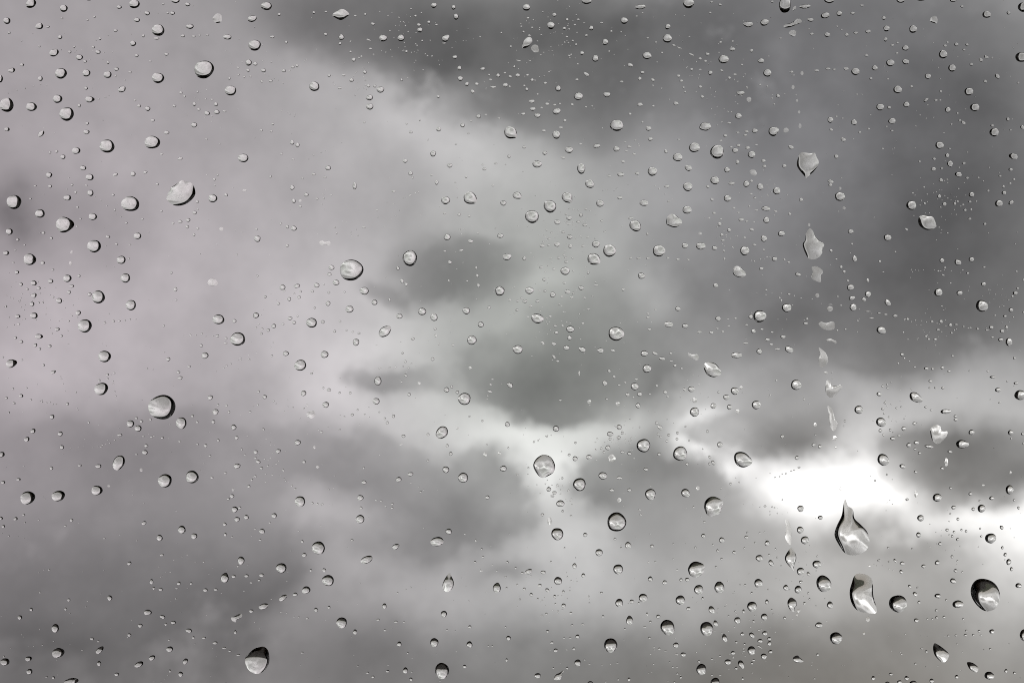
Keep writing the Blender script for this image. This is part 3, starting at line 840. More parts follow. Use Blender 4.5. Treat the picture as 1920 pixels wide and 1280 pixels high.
-17.78 80.72 2.06 1.85 30 40 0|medium-sized pointed raindrop to the left of the pale triangular drop
117.35 72.83 2.06 1.85 0 - 0|medium-sized round raindrop, fourth above the scalloped drop
23.47 36.80 2.06 1.85 0 - 0|medium-sized round raindrop, second to the left of the lumpy fan-shaped drop
22.37 25.92 2.06 1.85 0 - 0|medium-sized round raindrop, third to the left of the lumpy fan-shaped drop
-101.77 -21.91 2.06 1.85 0 - 0|medium-sized round raindrop, second down left of the biggest round drop
129.83 36.77 2.13 1.78 0 - 0|medium-sized wide oval raindrop to the right of the scalloped drop
132.53 -0.14 1.78 2.13 0 - 0|medium-sized upright oval raindrop down right of the bean-shaped drop
133.71 49.32 2.42 1.56 -15 - 0|medium-sized slanted oval raindrop, nearest up right of the scalloped drop
35.17 36.88 2.28 1.64 0 - 0|medium-sized wide oval raindrop, nearest up left of the lumpy fan-shaped drop
63.90 49.78 1.99 1.85 0 - 0|medium-sized round raindrop to the right of the round bright drop
-12.20 8.18 1.99 1.85 0 - 0|medium-sized round raindrop down right of the upright oval by the cloud
23.22 -56.22 1.99 1.85 0 - 0|medium-sized round raindrop, nearest down left of the bright-bellied drop
83.53 86.84 2.35 1.56 10 - 0|medium-sized wide oval raindrop, nearest to the right of the banana-shaped drop
41.75 4.55 2.35 1.56 0 - 0|medium-sized wide oval raindrop up left of the curved sliver
98.18 62.44 2.06 1.78 0 - 0|medium-sized round raindrop, nearest up right of the heart-shaped drop
34.21 89.15 2.84 1.28 5 - 0|medium-sized wide oval raindrop, second to the right of the pale triangular drop
15.18 51.03 2.13 1.71 0 - 0|medium-sized wide oval raindrop, nearest down left of the wide drop under the dark cloud
-112.62 43.77 2.13 1.71 0 - 0|medium-sized wide oval raindrop up left of the wide dark-sided drop
-125.99 84.03 1.99 1.78 0 200 0|medium-sized pointed raindrop, third above the large upper left drop
3.84 88.97 1.99 1.78 0 - 0|medium-sized round raindrop above the pale triangular drop
-99.89 28.13 1.99 1.78 0 - 0|medium-sized round raindrop, nearest below the wide dark-sided drop
57.47 38.12 1.99 1.78 0 - 0|medium-sized round raindrop, second below the round bright drop
-99.50 -86.02 2.49 1.42 25 - 0|medium-sized slanted oval raindrop down left of the boomerang drop
11.88 61.31 2.13 1.64 20 - 0|medium-sized slanted oval raindrop up right of the drop at the cloud edge
115.57 -18.67 2.70 1.28 0 0 0|medium-sized pointed raindrop above the crumpled white drop
53.27 -71.51 2.20 1.56 -65 - 0|medium-sized slanted oval raindrop, second below the beaked drop
-110.06 -82.29 2.42 1.42 45 45 0|medium-sized pointed raindrop, nearest to the left of the boomerang drop
90.96 9.10 1.85 1.85 0 - 0|medium-sized round raindrop up right of the bright-topped patch
76.88 -50.21 1.85 1.85 0 - 0|medium-sized round raindrop to the right of the pale upright wisp
65.96 -57.71 1.92 1.78 0 - 0|small round raindrop to the left of the diamond-shaped drop
100.14 27.67 1.99 1.71 0 - 0|small round raindrop to the left of the scalloped drop
61.09 -85.91 2.28 1.49 -60 -60 0|small pointed raindrop, second to the left of the tadpole drop
-35.10 67.10 2.06 1.64 0 - 0|small wide oval raindrop, second down right of the leaf-shaped drop
-104.01 67.21 2.13 1.56 35 - 0|small slanted oval raindrop, fourth up right of the large upper left drop
81.43 12.27 1.11 1.07 0 - 2|tiny faint flat raindrop below the torn square drop
-134.70 85.42 1.92 1.71 0 - 0|small round raindrop, second up left of the large upper left drop
-37.94 62.59 1.92 1.71 0 - 0|small round raindrop, second below the leaf-shaped drop
29.91 85.45 1.92 1.71 0 - 0|small round raindrop, nearest to the right of the pale triangular drop
-41.61 -0.18 1.71 1.92 0 - 0|small round raindrop, second below the ringed drop beside the dark cloud
-36.24 -15.90 1.92 1.71 0 - 0|small round raindrop, nearest to the left of the ringed drop
78.13 89.26 3.06 1.07 5 - 0|small wide oval raindrop to the right of the hanging drop
74.89 82.14 1.99 1.64 0 - 1|small faint flat raindrop below the banana-shaped drop
-127.48 6.90 1.99 1.64 0 - 0|small wide oval raindrop, second below the drop with pointed right side
-89.75 90.86 2.28 1.42 0 - 0|small wide oval raindrop, second above the big oval drop
-61.09 -68.28 2.49 1.28 35 - 0|small slanted oval raindrop, second up right of the boomerang drop
-17.64 -34.14 1.78 1.78 0 - 0|small round raindrop, nearest below the ringed drop
-134.06 29.27 1.85 1.71 0 - 0|small round raindrop below the edge drop
-99.71 -23.15 1.85 1.71 0 - 0|small round raindrop, nearest down left of the biggest round drop
17.53 -85.59 1.71 1.85 0 - 0|small round raindrop, nearest up right of the tailed drop
67.28 -73.36 1.71 1.85 0 - 0|small round raindrop down left of the helmet-shaped drop
108.99 -47.05 1.85 1.71 0 - 0|small round raindrop to the right of the big teardrop
"""
# width/height/position of the small drops in hundredths of a millimetre: x y w h tilt flatness
DROPLETS = """
-2962 8082 192 163 0 0;3452 1749 192 163 0 0;-8189 -373 192 163 15 0;8481 -7019 163 192 0 0;-13655 6998 156 199 0 0;10134 5874 199 156 0 0
3527 -320 199 156 0 0;-9715 -7215 206 149 0 0;-7592 8111 227 135 0 0;-11859 3829 213 142 0 0;-6792 2738 170 177 0 0;6436 4501 213 142 -30 1
7698 -4452 177 170 0 0;3097 -5430 170 177 0 0;6013 -7428 170 177 0 0;2226 7538 163 184 0 0;-1728 2780 184 163 30 0;9025 1440 184 163 0 0
-1817 -7261 163 184 0 0;4704 4622 192 156 -30 0;10369 9089 234 128 0 0;6774 3541 234 128 -8 0;6717 2741 170 170 0 0;6251 4199 163 177 0 0
6617 4121 177 163 0 0;-231 -3385 184 156 0 0;-12620 135 213 135 0 0;-3801 6496 192 149 0 0;4782 -1269 192 149 0 0;8185 -7553 192 149 0 0
5675 -7901 220 128 -70 0;-7023 7428 170 163 0 0;-11244 3957 170 163 0 0;6784 3232 170 163 -40 0;9494 1258 163 170 45 0;-4967 -1685 170 163 0 0
-1134 -8072 163 170 0 0;-3100 -5465 206 135 30 0;-11535 7570 184 149 0 0;7183 2876 184 149 0 0;11891 2108 184 149 -25 0;-9131 -8196 184 149 0 0
7681 5742 76 128 0 2;10020 1034 192 142 -45 0;1002 -4782 128 213 0 1;444 -6130 213 128 25 0;10703 -9103 192 142 0 0;-8591 8392 199 135 0 0
2485 7976 163 163 0 0;9988 8338 163 163 0 0;-9398 -5230 163 163 0 0;-7396 -4473 170 156 0 0;1173 -2322 170 156 0 0;6038 6006 177 149 0 0
-4693 1571 177 149 0 0;-4046 -4164 177 149 0 0;-1689 -5060 177 149 0 0;5757 -8538 177 149 0 0;2528 6578 184 142 0 0;-13619 -3011 184 142 15 0
6095 6621 213 120 0 0;-7908 -1877 163 156 0 0;-8477 -5184 163 156 0 0;6717 -8388 163 156 0 0;-12559 5536 199 128 45 0;10493 7819 170 149 0 0
7737 7147 85 106 0 2;7496 6774 85 106 0 2;10500 7453 184 135 0 0;1874 -213 184 135 -15 0;11905 4448 192 128 -10 0;-2105 5003 156 156 0 0
8491 5903 156 156 40 0;11681 4733 156 156 0 0;1233 6738 149 163 0 0;-12346 4434 163 149 0 0;-6827 696 163 149 0 0;-832 451 163 149 20 0
4612 2553 163 149 0 0;-12869 -8794 163 149 0 0;2787 5131 170 142 0 0;10518 6311 170 142 0 0;5718 -1486 170 142 0 0;8765 -3918 68 128 0 2
-13345 7225 199 120 15 0;11094 7065 177 135 0 0;-7332 -3317 184 128 15 0;-12894 -8452 184 128 10 0;11582 -3218 106 220 0 1;-4551 8104 156 149 0 0
9121 5839 156 149 0 0;1084 1248 156 149 0 0;6596 -263 156 149 0 0;5547 -2752 156 149 0 0;-10106 7940 163 142 0 0;-6123 1443 163 142 0 0
-5714 -2691 163 142 20 0;5373 -1717 163 142 0 0;12257 -2421 163 142 0 0;682 -8900 163 142 0 0;-12079 1088 170 135 -20 0;-3004 675 170 135 0 0
11766 -6379 170 135 -30 0;-53 -1162 177 128 -45 0;-9601 -8427 177 128 25 0;13512 -6503 177 128 -15 0;6912 -5903 184 120 -60 0;-3666 1041 149 149 45 0
4373 -8089 149 149 0 0;5735 4573 156 142 0 0;11621 6169 156 142 0 0;-231 3687 156 142 0 0;8484 871 156 142 0 1;5597 -5291 156 142 -30 0
-12755 1557 163 135 0 0;2357 -241 163 135 0 0;-2844 -8762 135 163 0 0;13249 -5874 135 163 0 0;5952 5092 170 128 0 0;2898 4452 192 113 0 0
11357 -6777 170 128 -10 0;6639 7478 177 120 0 0;2617 -2464 177 120 0 0;-8712 -8520 177 120 50 0;-2083 8950 149 142 0 0;2254 5209 199 106 10 0
-5558 -1379 142 149 -45 0;-7421 -2286 142 149 -50 0;-6667 -5056 149 142 0 0;8730 8737 156 135 0 0;9675 7286 156 135 0 0;-5821 3015 156 135 0 0
11934 1290 156 135 0 0;-6031 -320 156 135 0 0;-3022 -3676 156 135 15 0;7304 -6557 135 156 0 0;-11439 4622 163 128 0 0;-8477 5767 163 128 0 0
-1493 8651 128 163 0 0;-312 2819 163 128 0 0;1209 3179 163 128 0 0;2055 -3083 163 128 0 0;1450 -167 170 120 0 0;6400 -7823 170 120 -50 0
-4196 4146 106 192 0 0;9067 1155 177 113 20 0;10419 -3328 177 113 -20 0;-8619 -7702 177 113 -15 0;4153 8385 135 149 -45 0;-11571 760 135 149 -45 0
-4814 1970 149 135 0 0;-1746 -1287 149 135 0 0;4871 -1564 135 149 0 1;13299 -2428 149 135 0 0;-6343 -4640 149 135 0 0;10909 9117 234 85 0 0
11119 -2798 234 85 -10 0;6806 -5376 128 156 0 0;-11350 5579 163 120 0 0;679 6023 163 120 0 0;5433 -7510 170 113 -65 0;5803 -1749 142 135 0 0
-10728 -6831 135 142 0 0;-4907 4626 149 128 0 0;-1379 7005 149 128 0 0;12254 3915 149 128 0 0;-12940 -2606 149 128 25 0;-9789 -2955 149 128 0 0
-7332 -4736 149 128 0 0;-10003 8566 156 120 0 0;1201 2585 156 120 0 0;9139 2204 120 156 0 0;12961 -1290 156 120 0 0;-13491 2357 163 113 0 0
4615 416 163 113 0 0;10774 -4060 92 199 0 1;2859 -2282 135 135 0 0;-12581 7005 142 128 0 0;3641 5675 142 128 0 0;7307 5629 142 128 0 1
-5209 1497 142 128 0 0;5494 608 142 128 0 0;12254 2186 142 128 0 0;2475 -1109 128 142 0 0;1685 -3122 142 128 0 0;8605 -2578 142 128 0 1
10845 -5152 128 142 0 0;12801 -7727 142 128 0 0;-7873 6112 149 120 0 0;8410 8171 149 120 0 0;6475 5614 149 120 0 0;-12748 1226 149 120 20 0
1536 2787 149 120 0 0;9032 2930 149 120 0 0;-12776 -2386 149 120 25 0;-8047 -1493 149 120 15 0;1667 -5981 120 149 0 0;2090 -9103 156 113 0 0
-5735 1479 177 99 15 0;-11030 -3321 163 106 0 0;-2457 8296 135 128 0 0;-10106 4462 135 128 0 0;4423 871 135 128 0 0;-124 -2208 128 135 0 0
3360 -1710 128 135 0 0;2556 -2830 135 128 0 0;-8836 -8861 128 135 0 0;3687 -6326 128 135 0 0;6745 -7773 135 128 0 0;-9715 6201 142 120 0 0
-3403 -7048 120 142 0 0;4569 -8338 142 120 0 0;11343 -5892 142 120 15 0;-8129 6077 149 113 0 0;-1664 4690 149 113 0 0;7958 8570 170 99 -10 0
1482 1326 149 113 0 0;6322 6447 128 128 0 1;-4907 1013 128 128 0 0;-12047 -2460 128 128 0 0;10582 -2763 128 128 0 0;-3008 -8057 128 128 0 0
-11976 4917 135 120 0 0;-1959 5654 135 120 0 0;6998 2197 135 120 30 0;-6237 -2923 135 120 30 0;522 6397 163 99 0 0;-9729 8744 142 113 0 0
-12303 1607 142 113 0 0;1521 3289 142 113 0 0;9796 -1404 142 113 -15 0;-13470 5654 149 106 0 0;3154 7360 149 106 -25 0;12943 7065 149 106 -40 0
5401 2489 149 106 0 0;-2709 -3534 149 106 15 0;11763 9089 170 92 0 0;8498 4263 156 99 -15 0;3954 -2293 156 99 -45 0;2112 8346 128 120 0 0
-12801 995 128 120 30 0;-5863 4100 120 128 0 0;1532 99 128 120 0 0;11464 2158 128 120 0 0;-12268 -2005 128 120 35 0;981 -3936 128 120 0 0
-7083 -4679 128 120 0 0;-92 -7901 120 128 0 0;4075 -6422 128 120 0 0;1842 1425 135 113 0 0;5430 1493 135 113 0 0;10454 -2322 135 113 0 0
6617 -7976 135 113 0 0;-11041 7709 142 106 0 0;-896 5999 142 106 0 0;5878 7784 142 106 0 0;7442 5174 142 106 -20 0;7922 3111 64 85 0 2
10785 -2695 142 106 0 0;-11013 -8577 106 142 0 0;-4185 -7737 106 142 0 0;9494 -7396 106 142 0 1;1984 7119 163 92 -30 0;5853 4213 163 92 0 0
551 6194 149 99 0 0;3413 6311 149 99 0 0;7627 1788 149 99 -10 0;13310 3698 149 99 25 0;-9320 -7336 149 99 -15 0;10753 -6731 149 99 -40 0
-1404 7282 120 120 0 0;-2706 4480 120 120 0 0;-13125 -7350 120 120 0 0;11194 -9039 120 120 0 0;-177 6827 128 113 0 0;-6354 412 128 113 0 0
3403 -1404 128 113 0 0;1379 -7037 113 128 0 0;7659 6116 64 81 0 2;8836 5380 135 106 -30 0;11237 4590 135 106 0 0;-714 -3008 106 135 0 1
12794 -4174 135 106 0 0;8225 -4693 135 106 0 0;-6628 7222 142 99 0 0;10010 -9110 142 99 0 0;4004 -458 163 85 -10 0;9494 8257 149 92 0 0
-5863 5302 113 120 0 0;-5721 5234 113 120 0 0;-1319 5760 120 113 0 0;5287 7158 120 113 0 0;6368 657 113 120 0 0;6439 273 120 113 0 0
2859 -4224 113 120 0 1;-5540 -5686 120 113 0 0;10525 -8968 113 120 0 0;-1557 8900 106 128 0 0;-2855 4811 128 106 0 0;12574 1529 128 106 0 0
13306 839 128 106 0 0;-3947 -3751 128 106 0 0;11781 -4423 128 106 0 0;6866 -8040 106 128 0 0;10785 -7428 128 106 0 0;-9210 5565 135 99 0 0
-8651 8978 135 99 0 0;-13182 672 135 99 0 0;-9814 -4836 135 99 30 0;-9615 -6397 99 135 0 0;-6678 -6226 135 99 0 0;832 -6148 135 99 0 0
10408 -5910 135 99 0 0;-1109 2674 142 92 0 0;6112 3246 142 92 0 0;13029 49 142 92 0 0;3812 -316 142 92 -20 0;10156 -2585 142 92 0 0
-9032 -7485 142 92 0 0;8648 4928 113 113 -40 0;-12005 -2816 113 113 30 0;-6596 -1475 113 113 40 0;7602 -3100 113 113 0 0;1952 -5149 113 113 0 0
5102 -5177 113 113 0 0;-12054 8107 120 106 0 0;-4281 6966 120 106 0 0;11606 4953 120 106 0 0;2819 -1660 106 120 0 1;6020 -1866 106 120 0 1
3196 -6927 120 106 0 0;5895 -8296 120 106 0 0;3687 5394 128 99 0 0;4373 6340 128 99 0 0;874 5021 128 99 0 0;2873 3833 149 85 0 0
803 2549 128 99 0 0;-12239 -814 149 85 20 0;-6770 -3203 128 99 -30 0;-661 -4153 128 99 25 0;1130 -4032 128 99 0 0;-9914 -7567 128 99 0 0
-5782 -6738 128 99 0 0;6799 -6937 99 128 0 0;8474 35 177 71 0 1;-10476 8907 135 92 0 0;-12126 327 135 92 0 0;7225 124 135 92 0 0
13420 1287 135 92 0 0;-1205 6856 106 113 -45 0;-1049 6660 113 106 -40 0;-5821 3744 106 113 0 0;-8978 1386 106 113 0 0;-6834 -2947 113 106 0 0
2862 -3634 142 85 0 0;-5227 -7147 106 113 0 0;1902 -6233 106 113 0 0;1746 -7858 113 106 0 0;1166 -8228 113 106 0 0;4672 -6343 113 106 0 0
-10550 7254 120 99 0 0;-1525 7574 120 99 0 0;149 7087 120 99 0 0;7602 6418 59 72 0 2;-8637 3235 120 99 0 0;-5486 3911 120 99 0 0
-2012 4235 99 120 0 0;13121 3961 120 99 0 0;9384 1120 120 99 -20 0;12780 376 120 99 0 0;10977 -5988 120 99 0 0;9636 -8968 99 120 0 0
-9053 8747 128 92 0 0;-5920 615 128 92 0 0;341 1073 128 92 0 0;-8850 -970 128 92 15 0;-10540 -8865 128 92 0 0;-8178 -6621 128 92 0 0
942 -6624 128 92 -45 0;10337 -9067 128 92 0 0;4125 4135 149 78 0 0;-10579 4448 135 85 25 0;2659 -3961 135 85 0 0;-7464 -4117 106 106 0 0
8214 -2802 106 106 0 0;-6848 7396 113 99 0 0;-7894 6319 113 99 0 0;-373 7087 113 99 0 0;1127 8701 113 99 0 0;1866 7681 113 99 0 0
-12517 2094 113 99 0 0;-13203 1845 113 99 0 0;-7752 2997 113 99 0 1;-2930 1610 99 113 0 0;1550 2539 113 99 0 0;-9167 -472 113 99 40 0
3132 -2987 113 99 0 0;3900 -7325 113 99 0 0;13612 5703 120 92 -30 0;13068 273 120 92 0 0;-13093 -1447 120 92 0 0;-10205 -5910 120 92 40 0
4711 -7115 120 92 0 0;13061 -4957 120 92 -45 0;-8850 4871 142 78 20 0;5369 -3232 142 78 -55 0;12819 -949 156 71 0 0;8911 7264 128 85 0 0
-13637 -4708 128 85 0 0;-7919 -8029 128 85 0 0;10387 -6137 128 85 -40 0;-9480 8075 149 71 0 0;-4221 7506 106 99 0 0;9914 8616 106 99 0 0
-5942 1130 99 106 0 0;-7403 547 106 99 0 0;3164 3285 149 71 0 0;5792 2969 99 106 0 0;11532 3659 106 99 0 0;4957 -3908 99 106 0 1
-5010 -6091 99 106 0 0;6144 -7794 106 99 0 0;11859 -8932 106 99 0 0;-4871 1792 135 78 0 0;7912 -6198 135 78 -55 0;6013 4779 92 113 0 0
9964 8047 92 113 0 0;11848 7912 113 92 0 0;-8463 3431 113 92 0 0;-1657 2112 113 92 0 0;11439 4295 113 92 0 0;-4885 -1290 113 92 0 0
3570 -3406 113 92 0 0;3129 -3957 113 92 0 0;-7421 -6255 113 92 0 0;-6955 -7179 113 92 0 0;-782 7264 120 85 0 0;6283 5159 120 85 0 0
6649 1941 120 85 20 0;1113 -64 120 85 0 0;-13239 -4722 120 85 25 0;-7076 -6244 120 85 0 0;7531 8875 142 71 60 1;12648 7581 128 78 -20 0
12040 5828 128 78 -35 0;-11742 1475 128 78 0 0;1938 3104 128 78 0 0;6809 49 128 78 0 0;-10458 -2489 128 78 0 0;11678 -2937 128 78 -10 0
1838 3371 99 99 0 0;7709 3776 99 99 -45 0;5536 3125 99 99 0 0;-7965 -2140 99 99 0 0;-7346 -2563 99 99 0 0;3083 -1415 99 99 0 0
4085 -1351 99 99 0 0;2062 -1600 99 99 0 1;-8882 -6443 99 99 0 0;3733 -5454 99 99 0 0;6251 -5216 99 99 0 0;13157 -5678 99 99 0 0
-8470 6322 92 106 0 0;7094 6543 106 92 -30 0;6706 4811 106 92 0 0;7261 4676 106 92 0 0;-11265 1255 106 92 0 0;327 2211 92 106 0 0
11393 3868 106 92 0 0;11436 533 106 92 0 0;-12712 -99 106 92 30 0;-1635 -2990 92 106 0 0;2848 -2563 106 92 0 0;743 -6500 106 92 0 0
6895 -8264 106 92 0 0;-6087 7215 113 85 0 0;12503 7503 113 85 -40 0;-11777 2080 85 113 0 1;-8850 3193 113 85 0 0;-5810 504 113 85 0 0
13324 -6063 85 113 0 0;-504 6777 149 64 0 0;11041 6432 149 64 35 0;13299 4580 120 78 0 0;-13573 -3751 120 78 0 0;-593 -1329 120 78 -10 0
11048 -718 120 78 0 0;-9366 -6603 120 78 0 0;-3925 7176 99 92 0 0;3406 7001 99 92 0 0;4107 5060 92 99 0 0;8922 8171 99 92 0 0
13221 5920 99 92 0 0;-11813 1315 92 99 0 0;-5046 522 99 92 0 0;-9754 -2777 99 92 0 0;-12286 -3374 92 99 30 0;-2748 -1411 99 92 45 0
-2119 -469 99 92 0 0;6116 -1233 99 92 0 1;7204 -2531 92 99 0 0;8043 -2755 99 92 0 0;10397 -344 99 92 0 0;9825 -2375 99 92 0 0
12303 -4466 92 99 0 0;-7663 -4868 99 92 0 0;6863 -7915 99 92 0 0;7645 -7165 99 92 0 1;11418 -5387 99 92 0 0;11830 -6105 99 92 0 0
-6393 8118 128 71 0 0;3474 7168 106 85 0 0;13242 8751 106 85 0 0;-3043 1948 85 106 0 0;1180 238 106 85 0 0;6390 2983 106 85 0 0
10216 682 128 71 0 0;-2894 -2521 106 85 -15 0;8086 -2218 85 106 0 1;13441 -1113 128 71 0 0;11834 -2083 106 85 0 0;12225 -4057 106 85 0 0
-10205 -7816 106 85 0 0;13175 -8776 85 106 0 0;-9217 7652 113 78 0 0;-13068 7371 113 78 0 0;3758 6969 113 78 -30 0;9167 8221 113 78 0 0
-10774 2787 113 78 0 0;3335 4480 113 78 0 0;821 -42 113 78 -50 0;9085 8747 120 71 0 0;4996 252 120 71 0 0;7830 483 120 71 0 0
-13160 -3673 120 71 0 0;11688 437 92 92 0 0;-5547 -3207 92 92 0 0;-1457 -1354 92 92 0 0;11478 -700 92 92 0 0;-1262 -8655 92 92 0 0
515 -6742 92 92 0 0;5927 -5618 92 92 0 0;-11361 6749 99 85 0 0;-10010 7617 99 85 0 0;-81 4932 99 85 0 0;-13093 1521 99 85 0 0
-12620 1422 99 85 0 0;-13086 -7 99 85 0 0;-7627 3904 99 85 0 0;-8662 3054 99 85 0 0;860 1650 99 85 0 0;13185 376 85 99 0 0
3922 -3004 99 85 0 0;10732 -2186 99 85 0 0;-2695 -8996 85 99 0 0;7705 -6407 99 85 0 0;-9946 6276 106 78 0 0;-8776 8143 106 78 0 0
-3712 8459 106 78 -20 0;-2485 8434 106 78 0 0;-736 4594 106 78 0 0;298 6063 106 78 0 0;938 6326 106 78 0 0;5213 7656 106 78 0 0
8491 4171 106 78 0 0;-11201 -7919 106 78 0 0;8125 7218 128 64 0 0;8427 7268 128 64 0 0;10220 -5842 128 64 -55 0;-9583 5892 113 71 0 0
-11279 9110 142 56 0 0;-9779 4509 113 71 15 0;5316 238 113 71 0 0;1120 -408 113 71 -50 0;6176 -7193 71 113 0 0;-11542 6283 92 85 0 0
-3829 6809 92 85 0 0;6386 7745 85 92 0 0;5074 6518 92 85 0 0;-5678 1180 92 85 0 0;-2819 1525 92 85 0 0;5593 2841 92 85 0 0
-12325 -124 92 85 0 0;-8285 -110 92 85 0 0;-8171 -2773 85 92 0 0;11158 -1059 92 85 0 0;-11749 -4757 92 85 0 0;-12823 -7140 85 92 0 0
-7645 -5142 85 92 0 0;-1127 -7602 92 85 0 0;4509 -6351 85 92 0 0;11606 -5021 92 85 0 0;-10572 8282 99 78 0 0;-7037 7222 99 78 0 0
-942 6859 99 78 0 0;5686 5483 99 78 0 0;6038 5220 99 78 0 0;6731 4669 99 78 0 0;10056 6233 99 78 0 0;-12318 4135 99 78 0 0
-896 1493 78 99 0 0;-2645 71 99 78 0 0;9487 1628 78 99 0 0;10102 -8861 99 78 0 0;3122 5191 120 64 0 0;1361 4900 120 64 0 0
-1728 -2780 71 106 0 0;2691 -241 106 71 0 0;4605 -1280 106 71 -45 0;8374 -835 106 71 0 1;-9338 -5686 106 71 0 0;-7378 -7741 71 106 0 0
10611 -6525 106 71 -40 0;4786 7645 149 49 -25 0;-8829 6624 85 85 0 0;394 6717 85 85 0 0;1408 5885 85 85 0 0;-5991 3054 85 85 0 0
-6503 302 85 85 0 0;-11859 -1664 85 85 0 0;-7019 -3858 85 85 0 0;1792 -846 56 128 0 0;2588 -785 85 85 0 0;3861 -2172 85 85 0 0
6230 -42 128 56 0 0;13619 -2464 85 85 0 0;-11820 -6884 85 85 0 0;-4971 8185 92 78 0 0;536 6966 92 78 0 0;12250 7382 92 78 0 0
12620 6930 92 78 0 0;-1411 3385 92 78 0 0;-608 910 92 78 0 0;775 1980 92 78 0 0;5220 4128 92 78 0 0;5014 2880 92 78 0 1
-9892 -3420 78 92 0 1;-8897 -817 92 78 0 0;-3161 -1991 78 92 0 0;4341 -640 92 78 0 0;2940 -2944 92 78 0 0;-13566 -4925 92 78 0 0
810 -4615 92 78 0 0;3122 -8996 78 92 0 0;11887 -5273 92 78 0 0;11894 -4733 78 92 0 0;10856 -6948 78 92 0 0;-11329 5810 99 71 0 0
-6436 6941 99 71 0 0;846 5614 99 71 0 0;323 5177 99 71 0 0;7993 8193 99 71 0 0;6258 5590 99 71 0 0;-5287 4459 99 71 0 0
-5995 2553 99 71 0 0;-2034 152 71 99 0 1;1440 2122 99 71 0 0;675 1073 99 71 0 0;-2837 -903 99 71 -50 0;10764 -3474 99 71 0 0
-4594 6756 120 56 0 0;-7136 4028 120 56 0 1;-3154 4000 120 56 0 0;7083 -202 120 56 0 0;-11386 7460 106 64 0 0;-1354 2432 106 64 20 0
5277 -3086 106 64 -50 0;-7901 -6607 106 64 0 0;-8217 -7894 106 64 0 0;-7677 -8164 106 64 0 0;-11795 7713 85 78 0 0;-2218 8506 85 78 0 0
-1966 6525 85 78 0 0;1468 8570 85 78 0 0;1393 8338 85 78 0 0;4441 7072 85 78 0 0;-6230 1009 85 78 0 0;5334 3780 85 78 0 0
8858 3556 78 85 0 1;-6685 -3374 85 78 0 0;-7264 -4430 85 78 0 0;-2478 -1113 78 85 0 1;-1120 -700 85 78 0 1;-3328 -2165 78 85 0 0
-334 -2972 85 78 0 1;4672 -3267 78 85 0 0;1137 -6788 78 85 0 0;1653 -8185 85 78 0 0;5977 -8705 85 78 0 0;7275 -7368 78 85 0 0
13079 -5494 78 85 0 0;11738 -5732 78 85 0 0;-5846 7311 92 71 0 0;-9003 6276 92 71 0 0;-49 7058 92 71 0 0;885 6884 92 71 0 0
4516 6941 92 71 0 0;2958 4793 92 71 0 0;5014 7531 92 71 0 0;5021 6784 92 71 0 0;8513 5639 92 71 -30 0;11550 7876 92 71 0 0
-12495 2894 92 71 0 0;-7855 149 92 71 0 0;-924 1753 71 92 0 0;2030 1842 71 92 0 0;490 945 92 71 0 0;3669 323 92 71 0 0
13146 675 92 71 0 0;-9882 -2126 92 71 0 0;-2243 -2478 92 71 0 0;9892 -1795 92 71 0 0;11823 -1994 92 71 0 0;11471 -3381 92 71 -30 0
10540 -4210 92 71 0 0;1066 -8022 92 71 0 0;1301 5700 113 56 0 0;-2699 5575 99 64 0 0;7457 7179 99 64 0 0;9455 7620 99 64 0 0
-13182 2713 99 64 0 0;1767 3193 99 64 0 0;-11528 -3303 99 64 0 0;-3097 -7467 99 64 0 0;-3314 -8786 99 64 0 0;-9832 8143 78 78 0 0
-6208 8708 78 78 0 0;-3659 6802 78 78 0 0;5796 7019 78 78 0 0;-11546 1746 78 78 0 0;-2051 337 78 78 0 0;2965 1383 78 78 0 0
8509 2418 78 78 0 0;-8523 -1987 78 78 0 0;-7837 -2631 78 78 0 0;2617 -2595 78 78 0 0;2944 -2439 78 78 0 0;-4882 -7080 78 78 0 0
327 -6592 78 78 0 0;949 -7720 78 78 0 0;7801 -6976 78 78 0 0;-12143 5063 85 71 0 0;-4878 7083 85 71 0 0;-8491 8129 106 56 0 0
-5732 7346 71 85 0 0;-8356 6183 85 71 0 0;9331 8954 106 56 0 0;12133 7905 85 71 0 0;10653 6788 85 71 0 0;12047 4750 106 56 0 0
-13242 99 85 71 0 0;-11745 2378 71 85 0 1;-8392 3723 85 71 0 0;-5650 3751 85 71 0 1;2247 1500 106 56 0 0;3374 2218 106 56 0 0
6383 4274 85 71 0 0;6464 2574 106 56 0 0;5387 3420 85 71 0 0;8776 1980 71 85 0 0;8858 1859 71 85 0 0;-5188 -3339 85 71 0 1
-7563 -4192 85 71 0 0;-7439 -3947 71 85 0 1;-4025 -4434 71 85 0 0;5273 -3260 71 85 0 0;11493 -1237 85 71 0 0;10867 -2972 85 71 0 0
13512 -4434 71 85 0 0;-12229 -8954 85 71 0 0;-7296 -8353 106 56 0 0;11325 -7353 85 71 0 0;11052 -8260 85 71 0 0;6589 -8125 120 49 -20 0
1589 1177 92 64 0 0;1148 416 92 64 0 0;3627 2215 92 64 0 0;5622 2699 92 64 0 0;-10796 -881 92 64 0 0;9956 -1635 92 64 0 0
-3573 -7414 92 64 0 0;-3708 -8932 92 64 0 0;9789 -5835 92 64 0 0;12094 -7823 92 64 0 0;9483 800 163 35 0 0;11301 6429 99 56 0 0
12805 5753 99 56 0 0;2585 4416 113 49 0 0;1884 -7538 99 56 0 0;-6020 7972 78 71 0 0;-4587 7937 78 71 0 0;9569 7005 78 71 0 0
-12286 2752 78 71 0 0;-11635 3975 71 78 0 0;-6582 1191 78 71 0 0;-4729 273 78 71 0 0;7407 3396 78 71 0 0;13103 4128 78 71 0 0
